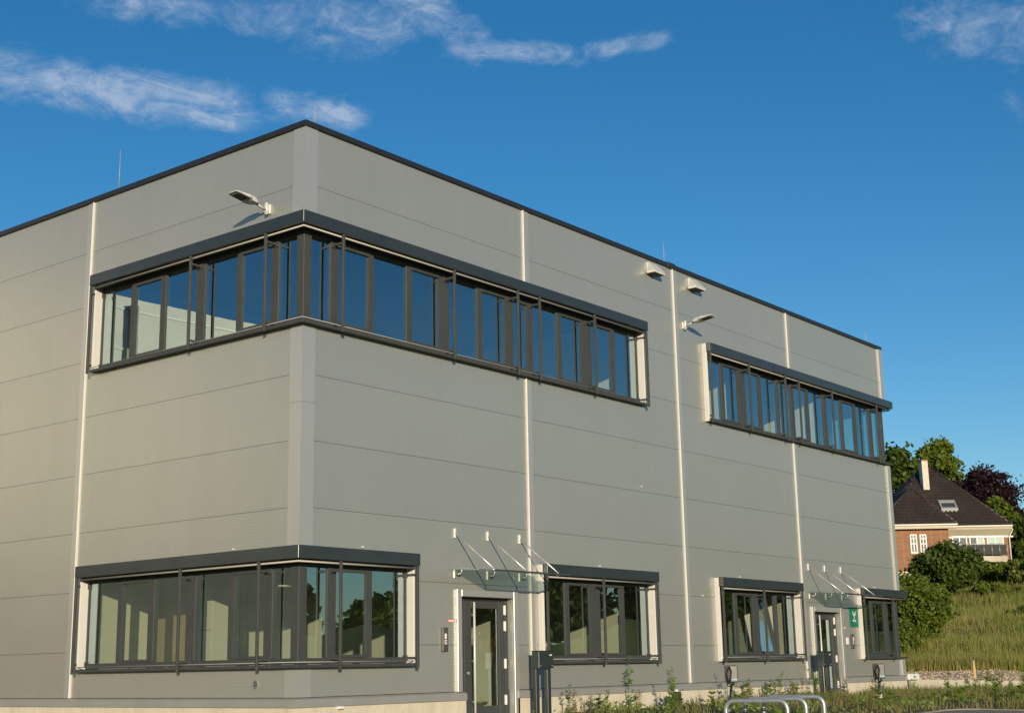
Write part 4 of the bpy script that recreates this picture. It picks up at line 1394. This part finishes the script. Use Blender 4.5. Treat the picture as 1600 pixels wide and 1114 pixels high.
# broad small leaves between the grass
n = 26000
bx = np.concatenate([rng.uniform(5, 30, n), rng.uniform(9.2, 24, 9000)])
by = np.concatenate([rng.uniform(-6.2, -0.1, n), rng.uniform(-12, -6.2, 9000)])
cl = np.sin(bx * 1.6 + 1.1) * np.cos(by * 1.9 + 0.6 * np.sin(bx * 2.1))
keep = rng.random(len(bx)) < 0.05 + 0.50 * cl
P = np.stack([bx, by, terrain(bx, by) + 0.16 * rng.random(len(bx)) ** 1.6], 1)[keep]
V, Q = leaf_quads(P, 0.045, rng)
o = link('bed_leaves', np_mesh('bed_leaves', V, Q, 'weed_leaf'), kind='stuff')
tag(o, 'small green weed leaves low on the bed before the building', 'weeds')


def weed_mesh(name, h, nl, lsize, mat, seed, branchy=0):
    rg = np.random.default_rng(seed)
    m = MB()
    n = 6
    bend = rg.normal(size=2) * 0.10 * h
    pts = [(bend[0] * (i / n) ** 2, bend[1] * (i / n) ** 2, h * i / n) for i in range(n + 1)]
    m.tube(pts, [0.006 * (1 - 0.75 * i / n) for i in range(n + 1)], 4)
    stems = [pts]
    for b in range(branchy):
        t0 = rg.uniform(0.25, 0.7)
        a = rg.uniform(0, 6.28)
        L_ = h * rg.uniform(0.2, 0.4)
        p0 = Vector((bend[0] * t0 ** 2, bend[1] * t0 ** 2, h * t0))
        q = [tuple(p0 + Vector((math.cos(a), math.sin(a), 0)) * L_ * 0.55 * s_ + Vector((0, 0, L_ * (0.5 * s_ + 0.35 * s_ * s_)))) for s_ in (0, 0.5, 1)]
        m.tube(q, [0.004, 0.003, 0.0015], 4)
        stems.append(q)
    for i in range(nl):
        s_ = stems[0] if (not branchy or rg.random() < 0.5) else stems[rg.integers(len(stems))]
        t0 = rg.uniform(0.06, 0.97)
        f = t0 * (len(s_) - 1)
        k_ = min(int(f), len(s_) - 2)
        p0 = Vector(s_[k_]).lerp(Vector(s_[k_ + 1]), f - k_)
        a = rg.uniform(0, 6.28)
        L_ = lsize * (1.15 - 0.75 * t0) * rg.uniform(0.7, 1.3)
        d = Vector((math.cos(a), math.sin(a), rg.uniform(0.2, 0.9))).normalized()
        sd = d.cross(Vector((0, 0, 1))).normalized() * L_ * 0.16
        mid = p0 + d * L_ * 0.5 + Vector((0, 0, 0.04 * L_))
        tip = p0 + d * L_ - Vector((0, 0, 0.22 * L_))
        m.add([tuple(p0), tuple(mid + sd), tuple(tip), tuple(mid - sd)], [(0, 1, 2, 3)])
    me = bpy.data.meshes.new(name)
    me.from_pydata(m.v, [], m.f)
    me.materials.append(MATS[mat])
    return me


weeds = [weed_mesh('weed', 0.55, 46, 0.13, 'weed_leaf', 1), weed_mesh('weed', 0.42, 60, 0.12, 'weed_leaf', 2, 3), weed_mesh('weed', 0.75, 60, 0.11, 'weed_leaf', 3, 2),
         weed_mesh('weed', 0.5, 38, 0.09, 'weed_dry', 4, 5), weed_mesh('weed', 0.36, 40, 0.13, 'weed_leaf', 5, 2), weed_mesh('weed', 0.66, 90, 0.12, 'weed_leaf', 6, 1)]
rg = np.random.default_rng(77)
spots = []
for i in range(46):                                     # along the plinth, between the doors
    spots.append((rg.uniform(6.0, 16.3), -rg.uniform(0.15, 1.3), rg.integers(0, 5), rg.uniform(0.55, 1.15)))
for i in range(30):                                     # on the bed
    spots.append((rg.uniform(6.5, 21.0), -rg.uniform(1.3, 6.0), rg.integers(0, 6), rg.uniform(0.35, 0.75)))
for i in range(85):                                     # the lush green patch before the low wall
    spots.append((rg.uniform(10.0, 21.5), -rg.uniform(4.6, 9.4), rg.choice([0, 2, 5, 5, 1]), rg.uniform(0.7, 1.3)))
for i in range(34):
    spots.append((rg.uniform(20.0, 31.0), -rg.uniform(0.4, 4.5), rg.integers(0, 6), rg.uniform(0.5, 1.1)))
spots += [(*place(1133, 24.0), 1, 1.0), (*place(1150, 23.8), 3, 1.0), (*place(1362, 26.2), 5, 0.8), (*place(1378, 26.0), 1, 1.0), (*place(1350, 26.0), 3, 0.9), (8.43, -0.25, 2, 1.25), (10.05, -0.25, 2, 0.95), (12.9, -0.35, 1, 1.2), (14.0, -0.3, 1, 1.25), (6.05, -0.55, 2, 0.9), (8.3, -0.5, 5, 0.8), (15.0, -0.4, 1, 0.9)]
for x, y, kd, s_ in spots:
    x, y = float(x), float(y)
    if -0.75 < y and (3.4 < x < 5.7 or 16.7 < x < 18.7):
        continue
    o = link('weed', weeds[int(kd)])
    o.location = (x, y, float(terrain(x, y)) - 0.02)
    o.rotation_euler = (rg.normal() * 0.07, rg.normal() * 0.07, rg.uniform(0, 6.28))
    o.scale = (s_, s_, s_ * rg.uniform(0.85, 1.15))
    dry = 'dry brownish' if int(kd) == 3 else ('branching green' if int(kd) in (1, 4) else 'upright green')
    if y > -1.3 and x < 17:
        where = 'between the letterbox and the bollard light' if x < 9.5 else ('between the bollard light and the tilted-sash window' if x < 12.3 else 'under the window with the tilted sash')
        lab, gr = '%s weed before the plinth %s' % (dry, where), 'weeds before the plinth'
    elif y < -4.5:
        where = 'left part' if x < 14 else ('middle part' if x < 18 else 'far part')
        lab, gr = '%s weed in the %s of the lush lower right patch' % (dry, where), 'weeds of the lush patch'
    else:
        where = 'left of the far door' if x < 17 else ('before the far door and sign' if x < 22 else 'at the foot of the low concrete wall')
        lab, gr = '%s weed on the bed %s' % (dry, where), 'weeds on the bed'
    tag(o, lab, 'weed', gr)

# stones on the gravel bench
ico = bpy.data.meshes.new('stone')
bm = bmesh.new()
bmesh.ops.create_icosphere(bm, subdivisions=1, radius=1.0)
rs = random.Random(5)
for v in bm.verts:
    v.co *= rs.uniform(0.7, 1.2)
    v.co.z *= 0.6
sv = np.array([v.co[:] for v in bm.verts])
sf = np.array([[v.index for v in f.verts] for f in bm.faces])
bm.free()
n = 9000
sx, sy = rng.uniform(22.5, 60, n), rng.uniform(0.3, 11.5, n)
ss = rng.uniform(0.012, 0.06, n) * rng.uniform(0.4, 1.3, n)
ra = rng.uniform(0, 6.28, n)
ca, sa = np.cos(ra)[:, None], np.sin(ra)[:, None]
VX = sv[None, :, 0] * ca - sv[None, :, 1] * sa
VY = sv[None, :, 0] * sa + sv[None, :, 1] * ca
V = np.stack([VX * ss[:, None] + sx[:, None], VY * ss[:, None] + sy[:, None], sv[None, :, 2] * ss[:, None] + terrain(sx, sy)[:, None] + 0.035], -1).reshape(-1, 3)
Fq = (sf[None] + (np.arange(n) * len(sv))[:, None, None]).reshape(-1, 3)
o = link('gravel', np_mesh('gravel', V, Fq, 'gravel_earth'), kind='stuff')
tag(o, 'loose pale stones on the gravel path behind the low wall', 'gravel')

# ------------------------------------------------------------------ brick house on the hill
HD = 112.0
HX, HY = place(1485, HD)
HGZ = float(terrain(HX, HY))
house = empty('brick_house', (HX, HY, HGZ), 'red brick house with dark tiled hipped roof on the slope', 'house')
A0 = (1485 - 800) / F_PX * HD * 0.9756 + 0.3
TH = lambda a, b, z: (HX + RRT.x * a + DDT.x * b, HY + RRT.y * a + DDT.y * b, z)


def ha(px, b, z=11.0):
    return (px - 800) / F_PX * ((HD + b) * 0.9756 + z * 0.219) - A0


def hz(py, b, px=1480):
    return H_at(py, HD + b, px)


def hb(name, mat, parent, a0, a1, b0, b1, z0, z1, bevel=0.0):
    return MB(TH).box(a0, a1, b0, b1, z0, z1).build(name, mat, parent, bevel)


ZE = hz(823, 0)                                   # eaves
aW0, aW1 = -6.0, ha(1481, -2.0)                   # wing
aM1 = ha(1576, 0)
wall = hb('wall', 'brick', house, aW0, aW1, -2.0, 4.0, HGZ - 1.5, ZE - 0.02)
hb('wall', 'brick', house, aW1 + 0.001, aM1, 0.0, 9.5, HGZ - 1.5, ZE - 0.02)
hb('wall', 'brick', house, -12.0, aW0 - 0.001, 1.5, 8.5, HGZ - 1.5, ZE - 0.02)


def tiles(poly, name='roof_tiles', tw=0.33, tl=0.40):
    """planar roof face covered with small curved tiles; poly[0], poly[1] is the eave"""
    P = [Vector(TH(*p)) for p in poly]
    ex = (P[1] - P[0]).normalized()
    nrm = ex.cross(P[2] - P[0]).normalized()
    if nrm.z < 0:
        nrm = -nrm
    ey = nrm.cross(ex)
    if ey.z < 0:
        ey = -ey
    uv = [((p - P[0]).dot(ex), (p - P[0]).dot(ey)) for p in P]

    def inside(u, v):
        c = False
        for i in range(len(uv)):
            (x1, y1), (x2, y2) = uv[i], uv[i - 1]
            if (y1 > v) != (y2 > v) and u < (x2 - x1) * (v - y1) / (y2 - y1) + x1:
                c = not c
        return c
    V, Fq = [], []
    umin, umax = min(p[0] for p in uv), max(p[0] for p in uv)
    vmax = max(p[1] for p in uv)
    for r in range(int(vmax / tl) + 1):
        for cidx in range(int((umax - umin) / tw) + 1):
            u, v = umin + cidx * tw, r * tl
            if not inside(u + tw / 2, v + tl * 0.45):
                continue
            k_ = len(V)
            for vv, up_ in ((v - 0.03, 0.085), (v + tl, 0.010)):
                for du, hh in ((0, 0.0), (0.22, 0.075), (0.46, 0.075), (0.72, 0.0), (1.0, 0.0)):
                    V.append(tuple(P[0] + ex * (u + du * tw) + ey * vv + nrm * (up_ + hh)))
            for j in range(4):
                Fq.append((k_ + j, k_ + j + 1, k_ + 6 + j, k_ + 5 + j))
            for j in range(4):                       # front lip
                pass
    return np_mesh(name, V, Fq, 'roof_tile')


pk = (ha(1457, 5.0, 16), 5.0, hz(733, 5.0, 1457))
eo = 0.55
eaveR = ha(1581, -eo)
main = [(-5.6, -eo, ZE), (eaveR, -eo, ZE), (eaveR, 10.0, ZE), (-5.6, 10.0, ZE)]
rp0 = (pk[0] - 0.9, 5.0, pk[2])
apx = (ha(1424, 0.6, 14), 0.6, hz(764, 0.6, 1424))
wl_, wr_ = -6.3, ha(1495, -2.5)
wb = -2.55
rend = (apx[0], 4.6, apx[2])
faces = [
    [main[0], main[1], pk, rp0], [main[1], main[2], pk], [main[2], main[3], rp0, pk], [main[3], main[0], rp0],
    [(wl_, wb, ZE), (wr_, wb, ZE), apx], [(wr_, wb, ZE), (wr_, 4.0, ZE), rend, apx], [(wl_, 4.0, ZE), (wl_, wb, ZE), apx, rend],
    [(-12.5, 0.9, ZE), (-5.0, 0.9, ZE), (-3.0, 4.9, apx[2] + 0.1), (-12.5, 4.9, apx[2] + 0.1)],
    [(-5.0, 9.0, ZE), (-12.5, 9.0, ZE), (-12.5, 4.9, apx[2] + 0.1), (-3.0, 4.9, apx[2] + 0.1)],
]
rf = MB(TH)
for fc in faces:
    rf.add(fc, [tuple(range(len(fc)))])
roof = rf.build('roof', 'roof_tile', house)
for fc in faces:
    link('roof_tiles', tiles(fc), roof, kind='stuff')
for p, q in ((main[1], pk), (pk, rp0), (apx, (wl_, wb, ZE)), (apx, (wr_, wb, ZE)), (apx, rend)):
    MB(TH).tube([(p[0], p[1], p[2] + 0.06), (q[0], q[1], q[2] + 0.06)], 0.10, 6).build('ridge_tiles', 'roof_tile', roof)
# chimney
ca0, ca1 = ha(1443.5, 2.6, 15), ha(1453, 2.6, 15)
hb('chimney', 'chimney_plaster', roof, ca0, ca1, 2.6, 3.5, hz(765, 2.6, 1450), hz(720, 2.6, 1450))
hb('chimney_cap', 'brick', roof, ca0 - 0.04, ca1 + 0.04, 2.56, 3.54, hz(720, 2.6, 1450) + 0.001, hz(718, 2.6, 1450))
# roof window lying in the main slope
slope = (pk[2] - ZE) / (5.0 + eo)
sb0, sb1 = 0.75, 1.55
zsl = lambda b: ZE + (b + eo) * slope
sa0, sa1 = ha(1470, 1.0, 12.5), ha(1496, 1.0, 12.5)
for (x0_, x1_, y0_, y1_) in ((sa0, sa1, sb0, sb0 + 0.10), (sa0, sa1, sb1 - 0.22, sb1), (sa0, sa0 + 0.13, sb0 + 0.101, sb1 - 0.221), (sa1 - 0.13, sa1, sb0 + 0.101, sb1 - 0.221)):
    MB(TH).hexa([(x0_, y0_, zsl(y0_)), (x1_, y0_, zsl(y0_)), (x1_, y1_, zsl(y1_)), (x0_, y1_, zsl(y1_))], [(x0_, y0_, zsl(y0_) + 0.32), (x1_, y0_, zsl(y0_) + 0.32), (x1_, y1_, zsl(y1_) + 0.32), (x0_, y1_, zsl(y1_) + 0.32)]).build('skylight_frame', 'post_zinc', roof)
MB(TH).add([(sa0 + 0.13, sb0 + 0.1, zsl(sb0 + 0.1) + 0.28), (sa1 - 0.13, sb0 + 0.1, zsl(sb0 + 0.1) + 0.28), (sa1 - 0.13, sb1 - 0.22, zsl(sb1 - 0.22) + 0.28), (sa0 + 0.13, sb1 - 0.22, zsl(sb1 - 0.22) + 0.28)], [(0, 1, 2, 3)]).build('skylight_pane', 'house_glass', roof)
MB(TH).add([(sa0 + 0.13, sb0 + 0.1, zsl(sb0 + 0.1) + 0.25), (sa1 - 0.13, sb0 + 0.1, zsl(sb0 + 0.1) + 0.25), (sa1 - 0.13, sb1 - 0.22, zsl(sb1 - 0.22) + 0.25), (sa0 + 0.13, sb1 - 0.22, zsl(sb1 - 0.22) + 0.25)], [(0, 1, 2, 3)]).build('skylight_dark_room', 'core_grey', roof)  # dark sheet painted in place of the unlit room under the pane
# gutters and fascia
hb('gutter', 'roof_gutter', roof, wl_, wr_ + 0.05, wb - 0.10, wb + 0.02, ZE - 0.10, ZE + 0.02, 0.02)
hb('fascia', 'cream_paint', roof, wl_ + 0.05, wr_, wb + 0.03, -2.02, ZE - 0.34, ZE - 0.12)
hb('gutter', 'roof_gutter', roof, wr_ + 0.06, eaveR + 0.05, -eo - 0.10, -eo + 0.02, ZE - 0.10, ZE + 0.02, 0.02)
ms = MB(TH)
ms.hexa([(aW1 + 0.05, -eo + 0.03, ZE - 0.12), (eaveR, -eo + 0.03, ZE - 0.12), (eaveR, 0.2, ZE - 0.12), (aW1 + 0.05, 0.2, ZE - 0.12)], [(aW1 + 0.05, -eo + 0.06, ZE - 0.28), (eaveR - 0.05, -eo + 0.06, ZE - 0.28), (aM1 + 0.02, -0.02, ZE - 0.80), (aW1 + 0.05, -0.02, ZE - 0.80)])
ms.build('soffit', 'cream_paint', roof)
hb('cornice', 'white_paint', roof, aW1 + 0.01, aM1 + 0.25, -0.10, -0.002, ZE - 0.92, ZE - 0.805, 0.01)
MB(TH).tube([(aM1 - 0.1, -0.15, HGZ), (aM1 - 0.1, -0.15, ZE - 0.9), (aM1 + 0.15, -0.35, ZE - 0.35), (eaveR - 0.1, -eo, ZE - 0.12)], 0.055, 8).build('downpipe', 'roof_gutter', house)


def house_window(p0, p1, y0, y1, b, cols, rows, blind=False, split=None):
    a0, a1 = ha(p0, b, 10), ha(p1, b, 10)
    z1, z0 = hz(y0, b, p0), hz(y1, b, p0)
    fr = MB(TH)
    w_ = 0.075
    fr.box(a0, a0 + w_, b - 0.05, b - 0.002, z0, z1).box(a1 - w_, a1, b - 0.05, b - 0.002, z0, z1)
    fr.box(a0 + w_, a1 - w_, b - 0.05, b - 0.002, z0, z0 + w_).box(a0 + w_, a1 - w_, b - 0.05, b - 0.002, z1 - w_, z1)
    for i in range(1, cols):
        x = a0 + (a1 - a0) * i / cols
        fr.box(x - 0.035, x + 0.035, b - 0.045, b - 0.002, z0 + w_, z1 - w_)
    wn = fr.build('window', 'white_paint', house)
    br = MB(TH)
    for f in rows:
        z = z0 + (z1 - z0) * f
        for i in range(cols):
            x0_ = a0 + (a1 - a0) * i / cols + (w_ if i == 0 else 0.036)
            x1_ = a0 + (a1 - a0) * (i + 1) / cols - (w_ if i == cols - 1 else 0.036)
            br.box(x0_, x1_, b - 0.043, b - 0.003, z - 0.03, z + 0.03)
    if rows:
        br.build('glazing_bar', 'white_paint', wn)
    for i in range(cols):
        x0_, x1_ = a0 + (a1 - a0) * i / cols, a0 + (a1 - a0) * (i + 1) / cols
        MB(TH).add([(x0_ + 0.03, b - 0.02, z0 + 0.03), (x1_ - 0.03, b - 0.02, z0 + 0.03), (x1_ - 0.03, b - 0.02, z1 - 0.03), (x0_ + 0.03, b - 0.02, z1 - 0.03)], [(0, 1, 2, 3)]).build('pane', 'house_glass', wn)
        lit = blind is True or (isinstance(blind, tuple) and blind[i])
        MB(TH).add([(x0_ + 0.03, b - 0.008, z0 + 0.03), (x1_ - 0.03, b - 0.008, z0 + 0.03), (x1_ - 0.03, b - 0.008, z1 - 0.03), (x0_ + 0.03, b - 0.008, z1 - 0.03)], [(0, 1, 2, 3)]).build('roller_blind' if lit else 'dark_room', 'white_paint' if lit else 'core_grey', wn)
    hb('window_sill', 'cream_paint', wn, a0 - 0.05, a1 + 0.05, b - 0.12, b - 0.002, z0 - 0.08, z0 - 0.002)
    return wn


house_window(1421.5, 1432, 835, 864, -2.0, 2, (0.5, 0.78))
house_window(1436.5, 1447, 835, 864, -2.0, 2, (0.5, 0.78))
house_window(1487, 1510, 837, 862, 0.0, 2, (), blind=(False, False))
house_window(1514, 1537, 837, 862, 0.0, 2, (), blind=(False, True))
house_window(1541, 1567, 837, 862, 0.0, 2, (), blind=True)
house_window(1529, 1540, 883, 897, 0.0, 2, (0.33, 0.66))
house_window(1545, 1555, 884, 896, 0.0, 3, (0.33, 0.66))
# curved balcony
bz0, bz1, bzt = hz(879, -1.2), hz(870, -1.2), hz(852, -1.2)
ba0, ba1 = ha(1494, -1.2), ha(1570, -1.0)
bal = MB(TH)
N = 14
arc = lambda t, off: (ba0 + (ba1 - ba0) * t, -0.55 - (0.85 + off) * math.sin(math.pi * (0.12 + 0.76 * t)) ** 0.8)
slab = [arc(t, 0.1) for t in np.linspace(0, 1, N)] + [(ba1, 0.02), (ba0, 0.02)]
bl = MB(TH).prism(slab, bz0, bz1 - 0.004).build('balcony', 'cream_paint', house)
for i in range(6):
    ts = np.linspace(i / 6 + 0.004, (i + 1) / 6 - 0.004, 4)
    outer = [arc(t, 0.02) for t in ts]
    inner = [arc(t, -0.02) for t in ts]
    MB(TH).prism(outer + inner[::-1], bz1 + 0.10, bzt).build('screen_panel', 'screen_fabric', bl)
for t in np.linspace(0, 1, 7):
    a_, b_ = arc(t, 0.0)
    MB(TH).tube([(a_, b_, bz1 - 0.01), (a_, b_, bzt + 0.08)], 0.025, 6).build('post', 'galvanised', bl)
MB(TH).tube([(*arc(t, 0.0), bzt + 0.06) for t in np.linspace(0, 1, N)], 0.03, 6).build('handrail', 'galvanised', bl)
# garden wall at the foot of the house
gw = MB(TH).box(-9.0, ha(1450, -4.0), -4.2, -4.0, HGZ - 2.0, hz(893, -4.0, 1420)).build('garden_wall', 'chimney_plaster')
tag(gw, 'low rendered garden wall below the brick house', 'wall')

# ------------------------------------------------------------------ what the windows mirror: the land behind the camera
def arc_pos(az, dist):
    return -14.5 + dist * math.cos(R_(az)), 15.6 + dist * math.sin(R_(az))


mnd = MB()
nx_, ny_ = 26, 12
vs = []
for j in range(ny_):
    for i in range(nx_):
        az = -60 + 44 * i / (nx_ - 1)
        dist = 58 + 26 * j / (ny_ - 1)
        x, y = arc_pos(az, dist)
        prof = math.sin(math.pi * j / (ny_ - 1)) ** 0.8
        ends = min(1, 5 * min(i, nx_ - 1 - i) / (nx_ - 1))
        z = float(terrain(x, y)) - 0.15 + prof * ends * (2.7 + 0.7 * math.sin(i * 0.9) + 0.3 * math.sin(i * 2.3 + j))
        vs.append((x, y, z))
mnd.add(vs, [(j * nx_ + i, j * nx_ + i + 1, (j + 1) * nx_ + i + 1, (j + 1) * nx_ + i) for j in range(ny_ - 1) for i in range(nx_ - 1)], True)
mnd.build('hill', 'meadow', kind='structure')
BG = 'trees across the yard behind the camera'
tl_ = [(-46.6, 96, 7.8, 1.3, 0.2, 'leaf_dark', 'poplar_tree', 'tall narrow tree mirrored in the pane beside the corner'),
       (-44.2, 104, 7.0, 2.6, 0.5, 'leaf_dark', 'broadleaf_tree', 'small round tree mirrored next to the narrow tree'),
       (-42.0, 100, 9.4, 3.6, 0.6, 'leaf_green', 'broadleaf_tree', 'broad tree mirrored in the right lower corner window'),
       (-38.6, 96, 9.8, 4.0, 0.6, 'leaf_dark', 'broadleaf_tree', 'dark tree mirrored in the first entrance door'),
       (-35.6, 92, 9.5, 3.4, 0.5, 'leaf_dark', 'broadleaf_tree', 'dark tree mirrored left in the window past the first door'),
       (-33.0, 96, 9.0, 3.2, 0.5, 'leaf_dark', 'broadleaf_tree', 'dark tree mirrored right in the window past the first door'),
       (-30.2, 90, 10.5, 3.6, 0.5, 'leaf_dark', 'broadleaf_tree', 'dark tree mirrored left in the window with the tilted sash'),
       (-27.4, 94, 10.5, 3.6, 0.5, 'leaf_dark', 'broadleaf_tree', 'dark tree mirrored right in the window with the tilted sash'),
       (-24.8, 92, 10.8, 3.8, 0.5, 'leaf_dark', 'broadleaf_tree', 'dark tree mirrored in the second entrance door'),
       (-22.0, 96, 10.8, 3.8, 0.5, 'leaf_dark', 'broadleaf_tree', 'dark tree mirrored in the far corner window')]
for i, (az, dist, hh, rx, lo, mt, nm, lab) in enumerate(tl_):
    x, y = arc_pos(az, dist)
    tree(nm, lab, 'tree', x, y, hh, rx, lo, mt, 5000, 0.34, 50 + i, group=BG, nclump=20)

# pale hall left of the building, seen only as a reflection in the left facade
wh = empty('white_hall', (-12, 32, -1.4), 'pale round-shouldered hall mirrored in the upper left windows', 'building')
hu = Vector((1.0, 0.05, 0)).normalized()
hn = Vector((hu.y, -hu.x, 0))
ho = Vector((-24.6, 28.0, 0))
TW = lambda a, n, z: tuple(ho + hu * a + hn * n + Vector((0, 0, z)))
Zb, Zr = -1.8, 14.7
prof = [(-1.5, 5.0)] + [(-1.5 + 3.0 * (1 - math.cos(t)), Zr - 2.6 + 2.6 * math.sin(t)) for t in np.linspace(0, math.pi / 2, 8)] + [(26, Zr + 0.1), (26, 5.0)]
MB(lambda a, b, c: TW(a, c, b)).prism(prof, -9.0, 0.0).build('upper_wall', 'hall_white', wh)
MB(TW).box(-1.3, 25.8, -8.8, -0.15, Zb, 4.99).build('lower_wall', 'hall_base', wh)  # made-up dark base, added to keep reflections in the lower left windows dim
for a_ in (7.4, 17.0):
    MB(TW).tube([(a_, 0.12, 6.0), (a_, 0.12, Zr - 0.3)], 0.24, 8).build('downpipe', 'aluminium', wh)
for z_ in (9.6, 12.6, 14.2):
    MB(TW).box(0.6, 25.5, 0.001, 0.03, z_, z_ + 0.07).build('joint_strip', 'flashing_metal', wh)
